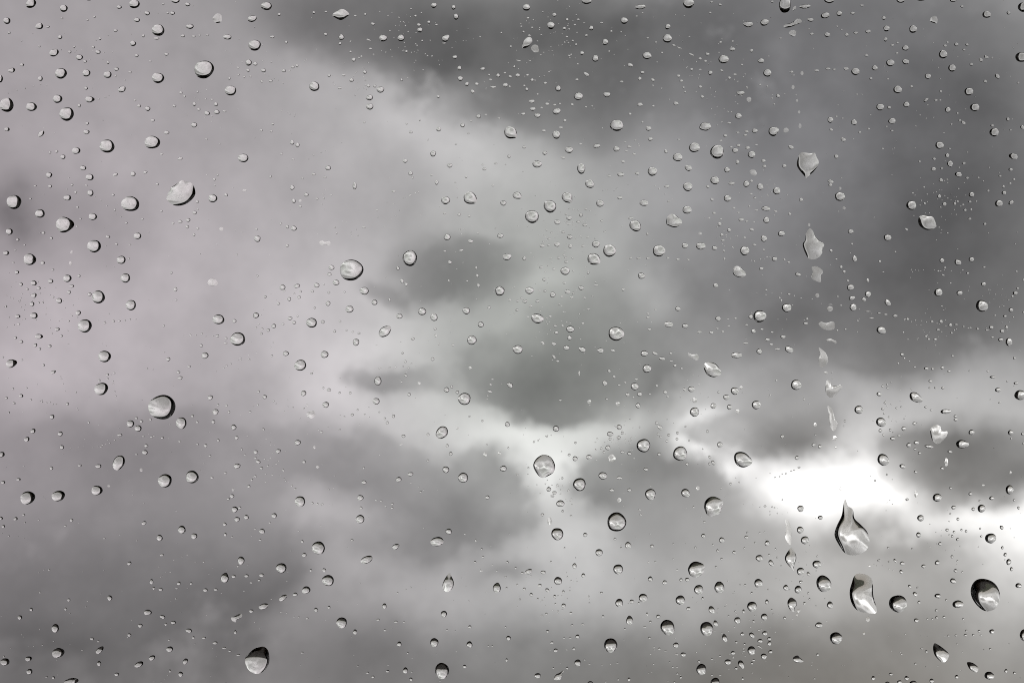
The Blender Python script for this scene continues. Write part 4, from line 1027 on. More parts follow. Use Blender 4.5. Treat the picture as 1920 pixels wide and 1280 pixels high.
12083 3499 78 71 0 0;11806 3669 78 71 0 0;10550 597 71 78 0 0;-2848 -533 71 78 0 0;-1610 -1209 71 78 0 0;-4260 -1952 78 71 0 0
4178 -2492 78 71 0 0;4416 -2439 71 78 0 0;1525 -3019 78 71 0 0;11699 -3904 78 71 0 0;13292 -3492 78 71 0 1;-11905 -7126 71 78 0 0
-5593 -5326 78 71 0 0;-8495 -7887 78 71 0 0;1369 -6664 71 78 0 0;1571 -7232 78 71 0 0;5483 -5572 71 78 0 0;8150 -8342 78 71 0 0
6439 -7457 78 71 0 0;11525 -7339 78 71 0 0;13399 -8829 78 71 0 0;-10774 7432 64 85 0 0;-11165 7841 85 64 0 0;-6685 5629 85 64 0 0
-3819 8033 128 42 -20 0;3257 4992 85 64 0 0;4462 7823 128 42 -20 0;5547 8971 85 64 0 0;6219 5497 85 64 0 0;12001 8925 85 64 0 0
10141 7894 85 64 0 0;11258 4864 85 64 0 0;-5323 1337 85 64 0 0;-1148 3349 85 64 0 0;-3264 1113 64 85 0 0;1365 2912 85 64 0 0
1244 2229 85 64 0 0;1393 1561 85 64 0 0;871 1344 85 64 0 0;131 839 85 64 0 0;3623 647 85 64 0 0;8751 4078 64 85 0 1
11286 56 85 64 0 0;-10017 -2041 64 85 0 0;-8612 -668 85 64 0 0;-5270 -2816 64 85 0 1;4402 -2599 85 64 0 0;5213 -2396 64 85 0 0
-142 -8481 64 85 0 0;5085 -6845 64 85 0 0;11318 -7165 85 64 0 0;11361 312 106 49 0 0;-12375 8385 92 56 0 0;-4487 7097 92 56 0 0
5593 7218 92 56 -30 0;5945 7112 92 56 0 0;5789 5824 92 56 0 0;4423 2186 92 56 0 0;7033 3470 92 56 -20 0;12204 3267 92 56 0 0
6912 -78 92 56 0 0;3602 -7261 56 92 0 0;7602 -7272 56 92 0 1;-10988 8065 71 71 0 0;-12325 5038 71 71 0 0;4789 7247 71 71 0 0
-7627 81 71 71 0 0;-10757 -3844 71 71 0 1;-4317 -1369 71 71 0 0;-3392 -2055 71 71 0 0;2723 -938 71 71 0 0;13399 -444 71 71 0 0
10088 -2357 71 71 0 0;-124 -5881 71 71 0 0;3691 -7471 71 71 0 0;2428 -7325 71 71 0 0;6400 -8570 71 71 0 0;12111 -5056 71 71 0 0
11742 -5188 71 71 0 0;-9341 4992 78 64 0 0;-6379 5796 78 64 0 0;-2816 7723 64 78 0 0;1980 8153 78 64 0 0;5159 7467 78 64 0 0
-10543 2592 78 64 0 0;-10639 3904 78 64 0 0;-9459 4192 78 64 0 0;-8381 3011 78 64 0 0;-8481 2841 64 78 0 0;-6443 4395 78 64 0 0
-5646 3602 78 64 0 0;-4885 1305 78 64 0 0;-7937 4317 78 64 0 0;12609 3129 78 64 0 0;-13484 -1504 78 64 0 0;-6763 -1337 78 64 0 0
-8004 -3627 78 64 0 0;4235 -312 78 64 0 0;1216 -522 78 64 0 0;3858 -1177 78 64 0 0;4135 -2659 78 64 0 0;10323 -2510 78 64 -25 0
9914 -2489 64 78 0 0;-13022 -4619 78 64 0 0;-9555 -6571 64 78 0 0;-9235 -7531 64 78 0 0;-6742 -6358 78 64 0 0;-4267 -5294 78 64 0 0
277 -6169 78 64 0 0;2386 -6696 78 64 0 0;1607 -7563 78 64 0 0;2748 -5259 78 64 0 0;11791 -5074 78 64 0 0;-433 4743 99 49 0 0
-10188 7176 85 56 0 0;1731 6976 85 56 0 0;-6109 462 85 56 0 0;-71 1113 85 56 0 0;985 2741 85 56 0 0;1881 2546 85 56 0 0
3161 2222 85 56 0 0;2393 3218 85 56 0 0;12140 4356 85 56 0 0;12414 337 85 56 0 0;-13281 -1642 85 56 -25 0;-9327 -2567 85 56 0 0
-568 -1148 85 56 0 0;11656 -796 85 56 0 0;-9121 -8776 56 85 0 0;-7666 6134 92 49 0 0;-3776 7801 92 49 0 0;2923 6923 92 49 0 0
4317 7890 92 49 -20 0;6020 5568 92 49 0 0;-3950 3043 92 49 0 0;1518 3125 92 49 0 0;-13409 8221 71 64 0 0;-5284 8762 64 71 0 0
-7538 7008 64 71 0 0;-6671 6930 71 64 0 0;-8733 6532 71 64 0 0;-2944 6969 64 71 0 0;1603 6311 71 64 0 0;3147 6059 71 64 0 0
60 7318 64 71 0 0;170 7485 128 35 -10 0;-12015 149 71 64 0 0;-12929 1390 71 64 0 0;-10625 540 71 64 0 0;-9085 1831 64 71 0 0
-6685 213 71 64 0 0;-4587 533 71 64 0 0;3612 2862 64 71 0 0;1635 1287 71 64 0 0;142 1081 71 64 0 0;1020 668 71 64 0 0
9807 2133 64 71 0 0;-12595 -199 71 64 0 0;-12492 -629 71 64 0 0;-11009 -1038 71 64 0 0;-9640 -2080 71 64 0 0;-8395 -2147 64 71 0 0
-5341 -853 71 64 0 0;-6632 -2339 64 71 0 0;-7549 -1877 64 71 0 0;-6841 -3104 71 64 0 0;-2243 -3175 64 71 0 0;-3193 -4327 71 64 0 0
3897 -2460 71 64 0 0;2382 -2848 64 71 0 0;1351 -4523 64 71 0 0;5515 -1354 71 64 0 0;5831 -3794 64 71 0 0;11215 -732 71 64 0 0
9889 -1198 64 71 0 0;10749 -2866 71 64 0 0;-5366 -6095 64 71 0 0;-8559 -6447 64 71 0 0;-985 -5878 64 71 0 0;917 -7257 71 64 0 0
3666 -7894 71 64 0 0;3929 -8185 71 64 0 0;1472 -8698 64 71 0 0;4989 -8523 71 64 0 0;5984 -8008 64 71 0 0;12456 -7716 71 64 0 0
9387 -7769 64 71 0 1;1763 8577 78 56 0 0;426 8616 78 56 0 0;6937 9053 78 56 0 0;5558 7972 78 56 0 0;12054 7769 78 56 0 0
9270 5575 78 56 0 0;-13160 462 78 56 0 1;-9042 3147 78 56 0 0;-4989 4373 78 56 0 0;-2656 4366 78 56 0 0;-1802 3413 78 56 0 0
-956 1962 56 78 0 0;-4082 216 78 56 0 0;1322 1194 78 56 0 0;1888 483 78 56 0 0;7378 2112 78 56 0 0;6251 444 78 56 0 0
11201 529 78 56 0 0;-5078 -2414 78 56 0 0;-7638 -3506 78 56 0 0;-1450 -2314 78 56 0 1;3403 -4480 78 56 0 0;6752 -4388 78 56 0 0
11745 -384 78 56 0 0;11037 -1749 78 56 0 0;-3851 -8826 78 56 0 0;-6148 5003 85 49 0 0;8591 7247 85 49 0 0;6372 3929 85 49 0 0
12211 3723 85 49 0 0;10522 2987 85 49 -30 0;9964 718 99 42 0 0;-7638 -42 85 49 0 0;-1578 -96 85 49 0 0;7656 -3356 85 49 0 0
-2574 8669 64 64 0 0;-3915 8715 64 64 0 0;11432 6664 64 64 0 0;-1226 4384 64 64 0 0;1347 416 64 64 0 0;7869 604 64 64 0 0
11112 64 64 64 0 0;-8057 -3047 64 64 0 0;-6845 -3591 64 64 0 0;-6941 -3684 64 64 0 0;-2435 -4011 64 64 0 0;3957 -2539 64 64 0 0
1692 -2699 64 64 0 0;2453 -2944 64 64 0 0;8879 -2115 64 64 0 0;13392 -4228 64 64 0 0;99 -6038 64 64 0 0;4501 -8946 64 64 0 0
6393 -6699 64 64 0 0;5131 -4807 64 64 0 0;4889 -5490 64 64 0 0;5590 -5792 64 64 0 0;11990 -5021 64 64 0 0;-11133 8651 71 56 0 0
-3943 5839 71 56 0 0;412 7097 71 56 0 0;462 8150 71 56 0 0;3765 6272 71 56 0 0;-12243 1913 71 56 0 0;-13498 935 71 56 0 0
-11734 4171 71 56 0 0;-11585 3577 71 56 0 0;-10860 497 71 56 0 0;-5198 3804 71 56 0 0;-6166 3139 71 56 0 0;-5643 1333 71 56 0 0
-1792 2407 71 56 0 0;967 2574 71 56 0 0;5668 2197 56 71 0 0;8954 1617 71 56 0 0;12698 4014 71 56 0 0;12154 1820 71 56 0 0
13342 1205 71 56 0 0;9590 622 113 35 0 0;11041 135 71 56 0 0;13388 4317 71 56 0 0;13285 4213 71 56 0 0;-11290 -2158 56 71 0 0
-7617 -1706 56 71 0 0;-6102 -3431 56 71 0 0;-8861 -2663 71 56 0 0;-5465 -1699 71 56 0 1;-792 -2115 71 56 0 0;-3193 -4437 71 56 0 0
2524 -1529 71 56 0 0;1340 -3641 71 56 0 0;1507 -3972 56 71 0 0;8634 -2819 71 56 0 1;12478 -4245 71 56 0 0;-6717 -5287 71 56 0 0
-771 -5742 71 56 0 0;3381 -6973 56 71 0 0;6219 -6489 71 56 0 0;6155 -8982 56 71 0 0;12517 -5191 71 56 0 0;10757 -8584 71 56 0 0
9530 -5974 71 56 0 1;6518 3499 92 42 0 0;-576 6976 78 49 0 0;1137 6304 78 49 0 0;4452 5380 78 49 0 0;5568 5351 78 49 0 0
-6073 1354 78 49 0 0;1105 1930 78 49 0 0;4157 2229 78 49 0 0;1927 1166 78 49 0 0;4181 3733 78 49 0 0;6201 2766 78 49 0 0
5913 3559 78 49 0 0;6471 3829 78 49 0 0;7385 1262 78 49 0 0;13015 4409 78 49 0 0;-9611 -2546 78 49 0 0;11183 -1827 78 49 0 0
-7524 -8246 78 49 0 0;-5600 -8289 78 49 0 0;3541 -7602 78 49 0 0;4391 -8335 78 49 0 0;6447 -8488 78 49 0 0;10060 -5863 78 49 0 0
-1813 7947 106 35 0 0;-11674 7851 56 64 0 0;-10056 6425 64 56 0 0;-8121 8161 85 42 0 0;-6422 5600 64 56 0 0;-8150 5387 85 42 0 0
-4306 7716 64 56 0 0;1461 8114 64 56 0 0;2649 8264 64 56 0 0;1706 7912 64 56 0 0;1525 7609 64 56 0 0;5284 8754 64 56 0 0
-10593 3506 56 64 0 0;-10284 3157 64 56 0 0;-9288 419 56 64 0 0;-6816 2987 64 56 0 0;-2147 4434 85 42 0 0;-512 4153 64 56 0 0
8498 985 128 28 0 0;12243 3513 56 64 0 0;11005 3676 64 56 0 0;12808 110 85 42 0 0;-6984 -1874 64 56 0 0;-7841 -1685 64 56 0 0
-5323 -4306 64 56 0 0;-4601 -1365 64 56 0 0;-7211 -2873 56 64 0 0;-6404 -380 64 56 0 0;-8385 -2738 64 56 0 0;-2919 -312 64 56 0 0
-2958 -2738 85 42 20 1;-3957 -3367 56 64 0 0;3019 -1095 64 56 0 0;4526 -718 56 64 0 0;1098 -4125 64 56 0 0;11141 -1233 64 56 0 0
11290 -1233 64 56 0 0;10017 -1237 64 56 0 0;9690 -3705 64 56 0 0;3431 -4612 64 56 0 0;6276 -5092 64 56 0 0;5440 -6002 64 56 0 0
6486 -5358 64 56 0 0;6856 -5686 56 64 0 0;5362 -5415 56 64 0 0;6205 -8061 56 64 0 0;11838 -7830 64 56 0 0;-12005 8612 71 49 0 0
-11315 8570 71 49 0 0;-9181 8751 71 49 0 0;-5839 4853 71 49 0 0;-7304 7296 71 49 0 0;-2016 8434 71 49 0 0;-344 5945 71 49 0 0
5323 9039 71 49 0 0;5881 7997 71 49 0 0;5842 5184 71 49 0 0;10276 7958 71 49 0 0;10266 7681 71 49 0 0;13498 6888 71 49 0 0
11944 5892 71 49 0 0;9512 5664 71 49 0 0;-6664 341 71 49 0 0;-8577 167 49 71 0 0;-4249 256 71 49 0 0;1429 2233 71 49 0 0
728 1358 71 49 0 0;2041 857 71 49 0 0;1970 3524 71 49 0 0;5618 263 71 49 0 0;4701 2179 71 49 0 0;13484 1415 71 49 0 0
11845 451 99 35 0 0;11720 231 71 49 0 0;2855 -1162 71 49 0 0;1287 -1564 71 49 0 0;1209 -3826 71 49 0 0;12570 -3829 71 49 0 1
-11027 -7986 71 49 0 0;-6959 -6422 71 49 0 0;-5462 -7375 71 49 0 0;-3385 -7691 71 49 0 0;-814 -6112 71 49 0 1;-967 -5302 49 71 0 0
800 -7300 71 49 0 0;10035 -5497 71 49 0 0;10817 -6557 71 49 0 0;12303 -7816 71 49 0 0;12115 -7702 71 49 0 0;10931 -8178 71 49 0 0
2386 8491 78 42 0 0;3047 5074 78 42 0 0;1827 5266 78 42 0 0;6514 5238 78 42 0 0;10134 5614 78 42 0 0;11461 4612 78 42 0 0
-12719 4149 78 42 0 0;2009 2784 78 42 0 0;6667 323 78 42 0 0;6258 3200 78 42 0 0;4249 -522 78 42 0 0;-8939 -6578 78 42 0 0
-35 7858 56 56 0 0;6130 7368 56 56 0 0;-9857 3260 56 56 0 0;-5262 896 56 56 0 0;-6827 369 56 56 0 0;9067 2599 56 56 0 0
-13306 -1258 56 56 0 0;-5031 -1237 56 56 0 0;3239 -1482 56 56 0 0;4629 -2268 56 56 0 0;4843 -4413 56 56 0 0;10010 -1148 56 56 0 0
9928 -1923 56 56 0 0;9999 -3548 56 56 0 0;-7311 -5988 56 56 0 0;-810 -5529 56 56 0 0;4409 -8847 56 56 0 0;6201 -5508 56 56 0 0
7901 -6706 56 56 0 0;12488 -4985 56 56 0 0;11642 -7837 56 56 0 0;11582 -6884 56 56 0 0;-12606 7862 64 49 0 0;-10568 7080 64 49 0 0
-9302 8986 64 49 0 0;-9651 7464 64 49 0 0;-4964 8783 64 49 0 0;-8328 8153 64 49 0 0;-8381 6653 64 49 0 0;-8004 6443 64 49 0 0
-6969 7065 64 49 0 0;-7140 7051 64 49 0 0;-7293 7108 64 49 0 0;-188 7154 64 49 0 0;-1162 5543 64 49 0 0;-4014 7595 64 49 0 0
330 6816 64 49 0 0;536 8363 64 49 0 0;1671 8434 64 49 0 0;6614 6841 64 49 0 0;4576 6763 49 64 0 0;-9348 3474 64 49 0 0
-6788 1749 64 49 0 0;-7851 4434 64 49 0 0;-4416 298 64 49 0 0;-4469 1319 64 49 0 0;252 1159 64 49 0 0;7261 2183 64 49 0 0
5654 2410 49 64 0 0;6717 2435 49 64 0 0;7183 1091 49 64 0 0;6777 1376 64 49 0 0;6937 248 64 49 0 0;11887 3730 64 49 0 0
11546 1966 64 49 0 0;-3492 -4256 64 49 0 0;3317 -1009 64 49 0 0;4153 -1468 64 49 0 0;138 -3545 64 49 0 0;6891 -1429 49 64 0 0
10259 -1774 64 49 0 0;-6461 -4825 64 49 0 0;3822 -5867 64 49 0 0;1575 -4640 64 49 0 0;12755 -8189 64 49 0 0;-700 6045 71 42 0 0
-782 4708 71 42 0 0;8651 5995 71 42 0 0;5017 7243 71 42 0 0;-11354 4160 71 42 0 0;1031 2218 71 42 0 0;5775 416 71 42 0 0
5476 344 71 42 0 0;5252 3296 71 42 0 0;11496 1770 85 35 -20 0;9789 757 85 35 0 0;13004 -1632 71 42 0 0;12211 -782 71 42 0 0
-11916 -4910 71 42 0 0;-12414 -8932 71 42 0 0;1553 -7894 71 42 0 0;-64 6792 56 49 0 0;-611 7104 56 49 0 0;-2809 5803 56 49 0 0
1617 8011 56 49 0 0;305 8250 56 49 0 0;3836 7969 56 49 0 0;4000 7691 56 49 0 0;4615 6649 49 56 0 0;11617 7969 56 49 0 0
10024 6991 56 49 0 0;11880 6080 56 49 0 0;-12232 1180 56 49 0 0;-10220 2208 49 56 0 0;-10188 583 56 49 0 0;-13299 2105 56 49 0 0
-12623 1034 56 49 0 0;-5590 4345 56 49 0 0;-8957 1105 56 49 0 0;-5721 675 56 49 0 0;-1685 1621 49 56 0 0;839 2659 56 49 0 0
1436 3388 56 49 0 0;8893 327 56 49 0 0;8648 2197 56 49 0 0;-13416 -1891 56 49 0 0;-5188 -4327 56 49 0 0;-6781 -1685 49 56 0 0
-2944 -1081 56 49 0 0;-4117 -1820 49 56 0 0;-1945 -78 56 49 0 0;-675 -2752 49 56 0 0;583 -2677 56 49 0 0;437 -3367 56 49 0 0
7051 -1038 56 49 0 0;7787 -1536 49 56 0 0;5575 -3911 56 49 0 0;10742 -682 56 49 0 0;12687 -792 56 49 0 0;13317 -2588 49 56 0 0
-10870 -5245 56 49 0 0;-13548 -8392 49 56 0 0;-9146 -7947 56 49 0 0;-170 -6265 49 56 0 0;-2780 -8299 49 56 0 0;213 -6870 49 56 0 0
138 -6475 56 49 0 0;1226 -7190 56 49 0 0;7069 -5753 56 49 0 0;7937 -6863 49 56 0 0;6180 -8239 56 49 0 0;8143 -5725 49 56 0 0
11692 -4587 56 49 0 0;10678 -5518 56 49 0 0;12033 -7392 56 49 0 0;-4181 8676 78 35 0 0;7161 8079 78 35 0 0;12591 1980 78 35 0 0
12222 366 78 35 0 0;-1091 5874 64 42 0 0;789 6230 64 42 0 0;1276 6336 64 42 0 0;3620 8082 64 42 0 0;11418 6429 64 42 0 0
11717 5789 64 42 0 0;9885 5138 64 42 0 0;10870 4797 64 42 0 0;-11507 3271 64 42 0 0;-11823 544 64 42 0 0;-10472 547 64 42 0 0
-12844 3804 64 42 0 0;-10191 2581 64 42 0 0;-3602 3502 64 42 0 0;1059 2898 64 42 0 0;416 661 64 42 0 0;3620 746 64 42 0 0
6041 3435 64 42 0 0;5959 615 64 42 0 0;5568 3264 64 42 0 0;12030 3648 64 42 0 0;11365 1877 64 42 0 0;12435 4366 64 42 0 0
-10781 -988 64 42 0 0;-9832 -2528 64 42 0 0;-12830 -1553 64 42 0 0;-10017 -3008 64 42 0 0;-3527 -707 64 42 0 0;-1137 -1998 64 42 0 0
-3367 -4391 64 42 0 0;-3623 -4231 64 42 0 0;-2677 -8797 64 42 0 0;3790 -8150 64 42 0 0;3641 -5881 64 42 0 0;4409 -6091 64 42 0 0
5334 -8456 64 42 0 0;5547 -8378 64 42 0 0;7503 7094 92 28 0 0;-5938 7218 71 35 0 0;-1493 5252 71 35 0 0;3015 5309 71 35 0 0
13299 5632 71 35 0 0;-4825 3904 71 35 0 0;2475 2926 71 35 0 0;12040 398 71 35 0 0;12659 302 71 35 0 0;-2396 8011 49 49 0 0
-4078 7563 49 49 0 0;-284 8221 49 49 0 0;-2457 5895 49 49 0 0;682 6585 49 49 0 0;1753 7389 49 49 0 0;2592 7730 49 49 0 0
8676 8392 49 49 0 0;-11599 3065 49 49 0 0;-12517 1038 49 49 0 0;-5803 1276 49 49 0 0;-5024 1521 49 49 0 0;-8271 206 49 49 0 0
-1198 1610 49 49 0 0;1255 992 49 49 0 0;1610 2229 49 49 0 0;6329 3602 49 49 0 0;10223 2386 49 49 0 0;13459 1863 49 49 0 0
9220 551 49 49 0 0;13637 775 49 49 0 0;-10607 -842 49 49 0 0;-9729 -718 49 49 0 0;-13064 -490 49 49 0 0;-13573 -419 49 49 0 0
-6514 -3310 49 49 0 0;-4893 -3940 49 49 0 0;-3538 -1888 49 49 0 0;-99 -2834 49 49 0 0;2275 -2599 49 49 0 0;4722 -2635 49 49 0 0
8093 -2485 49 49 0 0;8854 -2250 49 49 0 0;10468 -448 49 49 0 0;13637 -2720 49 49 0 0;10049 -2012 49 49 0 0;-170 -7609 49 49 0 0
-145 -6560 49 49 0 0;1041 -5867 49 49 0 0;689 -6852 49 49 0 0;1159 -6987 49 49 0 0;2908 -5497 49 49 0 0;1938 -8474 49 49 0 0
3011 -7656 49 49 0 0;1102 -8698 49 49 0 0;2834 -9003 49 49 0 0;4334 -9067 49 49 0 0;6927 -7147 49 49 0 0;8072 -8978 49 49 0 0
11880 -5846 49 49 0 0;12012 -6144 49 49 0 0;1973 6247 56 42 0 0;-10326 561 56 42 0 0;-13000 2571 56 42 0 0;-5021 3815 56 42 0 0
-5038 3918 56 42 0 0;-6763 465 56 42 0 0;1379 2304 56 42 0 0;1635 1881 56 42 0 0;757 817 56 42 0 0;7136 1166 56 42 0 0
8676 295 56 42 0 0;-11628 -1354 56 42 0 0;-5056 -4331 56 42 0 0;-4597 -2346 56 42 0 0;-4473 -2005 56 42 0 0;3676 -1408 56 42 0 0
935 -2539 56 42 0 0;10383 -1742 56 42 0 0;-12346 -6080 56 42 0 0;-1258 -5134 56 42 0 0;-1738 -7681 56 42 0 0;-2880 -7474 56 42 0 0
1390 -7901 56 42 0 0;2051 -6792 42 56 0 0;5895 -8417 56 42 0 0;5334 -8890 56 42 0 0;11212 -7392 56 42 0 0;11080 -7396 56 42 0 0
12506 -7826 56 42 0 0;3388 5220 64 35 0 0;3324 8666 64 35 0 0;12801 7549 64 35 0 0;11674 5138 64 35 0 0;3826 849 64 35 0 0
8772 960 64 35 0 0;12879 693 64 35 0 0;-10959 -2802 64 35 0 0;-3257 -696 64 35 0 0;-519 -1009 64 35 0 0;13210 -1066 64 35 0 0
-12993 -4821 64 35 0 0;4092 -8239 64 35 0 0;1457 -8207 64 35 0 0;3285 5362 78 28 0 0;-4306 7993 49 42 0 0;1575 7645 49 42 0 0
245 8392 49 42 0 0;3481 8747 49 42 0 0;3474 5846 49 42 0 0;6258 6774 49 42 0 0;6934 6479 42 49 0 0;6991 6322 42 49 0 0
-13246 2435 49 42 0 0;-7332 2311 49 42 0 0;-4722 3040 49 42 0 0;-4676 2887 42 49 0 0;-7919 4164 49 42 0 0;-4117 2823 49 42 0 0
2229 1575 49 42 0 0;2147 1201 49 42 0 0;1372 789 49 42 0 0;13633 1642 42 49 0 0;10689 3954 49 42 0 0;10988 4110 49 42 0 0
-12947 -1237 49 42 0 0;-5874 -3847 49 42 0 0;-5785 -3925 49 42 0 0;-7122 -3022 49 42 0 0;-7019 -469 42 49 0 0;-6351 -1589 49 42 0 0
-7243 -444 49 42 0 0;-3929 -1948 49 42 0 0;-2755 -704 49 42 0 0;-647 -1443 49 42 0 0;2229 -2887 42 49 0 0;6937 -4409 49 42 0 0
10298 -583 49 42 0 0;-12588 -6685 42 49 0 0;-8225 -5867 49 42 0 0;-8961 -6848 49 42 0 0;-6848 -4999 49 42 0 0;803 -6895 49 42 0 0
1401 -5494 49 42 0 0;1482 -6276 49 42 0 0;4288 -8676 49 42 0 0;4402 -8680 49 42 0 0;2503 -9060 49 42 0 0;5778 -7307 49 42 0 0
7133 -8630 49 42 0 0;7030 -5529 42 49 0 0;6607 -5099 49 42 0 0;5959 -7183 49 42 0 0;1521 8321 56 35 0 0;8818 5945 56 35 0 0
12723 4637 56 35 0 0;-1511 4238 56 35 0 0;-1475 4096 56 35 0 0;-2713 3904 56 35 0 0;-1397 2987 56 35 0 0;8687 1198 56 35 0 0
11614 2891 56 35 0 0;7449 -3452 56 35 0 0;-4114 -8641 56 35 0 0;3790 -8207 56 35 0 0;-2695 8861 42 42 0 0;1404 7969 42 42 0 0
3989 6738 42 42 0 0;6806 6799 42 42 0 0;-8381 3520 42 42 0 0;-2464 3083 64 28 0 0;928 625 42 42 0 0;11464 942 42 42 0 0
9900 1852 64 28 0 0;11699 1557 42 42 0 0;10436 241 42 42 0 0;-10572 -1450 42 42 0 0;-6038 -3719 42 42 0 0;889 -3797 42 42 0 0
3150 -2716 42 42 0 0;3406 -2282 42 42 0 0;7307 -3520 42 42 0 0;5085 -2866 42 42 0 0;6059 -3751 42 42 0 0;-7464 -5206 42 42 0 0
-3051 -6692 42 42 0 0;-632 -8107 42 42 0 0;-526 -8107 42 42 0 0;-526 -5959 42 42 0 0;-405 -6116 42 42 0 0;6738 -5078 42 42 0 0
6087 -6475 42 42 0 0;11877 -8047 42 42 0 0;3762 6820 49 35 0 0;2137 6269 49 35 0 0;7919 8321 49 35 0 0;8790 8303 49 35 0 0
9992 5728 49 35 0 0;11923 4637 49 35 0 0;9199 6585 49 35 0 0;11514 5558 49 35 0 0;-3164 3673 49 35 0 0;-913 2891 49 35 0 0
1820 2816 49 35 0 0;1767 3499 49 35 0 0;1635 3520 49 35 0 0;5760 597 49 35 0 0;6457 3182 49 35 0 0;13363 647 49 35 0 0
13242 1113 49 35 0 0;-12535 -1610 49 35 0 0;-12417 -1635 49 35 0 0;-3104 -679 49 35 0 0;-11464 -8225 49 35 0 0;-5696 -5049 49 35 0 0
4302 -5796 49 35 0 0;4302 -5390 49 35 0 0;12588 -8207 49 35 0 0;10390 -8328 49 35 0 0;-2908 3812 56 28 0 0;-3570 3307 56 28 0 0
2812 -8566 56 28 0 0;5554 -8890 56 28 0 0;6169 7044 42 35 0 0;-12250 -1674 42 35 0 0;-7496 -593 42 35 0 0;-7688 -704 42 35 0 0
-2905 -661 42 35 0 0;696 -2638 42 35 0 0;1582 -4196 42 35 0 0;7140 -3602 42 35 0 0;7208 -4217 35 42 0 0;10596 -522 42 35 0 0
-12627 -4754 42 35 0 0;-2702 -6550 35 42 0 0;2403 -8609 42 35 0 0;4203 -8534 42 35 0 0;3776 -8594 42 35 0 0;6827 -6607 35 42 0 0
6016 6927 49 28 0 0;12143 5042 49 28 0 0;10881 6031 49 28 0 0;-4295 2915 49 28 0 0;-1269 2983 49 28 0 0;-6169 -7211 49 28 0 0
11045 -8662 49 28 0 0;1045 -2496 35 35 0 0;-2827 -6603 35 35 0 0;11045 5945 42 28 0 0;10767 5742 42 28 0 0;2066 -8594 42 28 0 0
5931 6980 35 28 0 0;9331 6582 35 28 0 0
"""
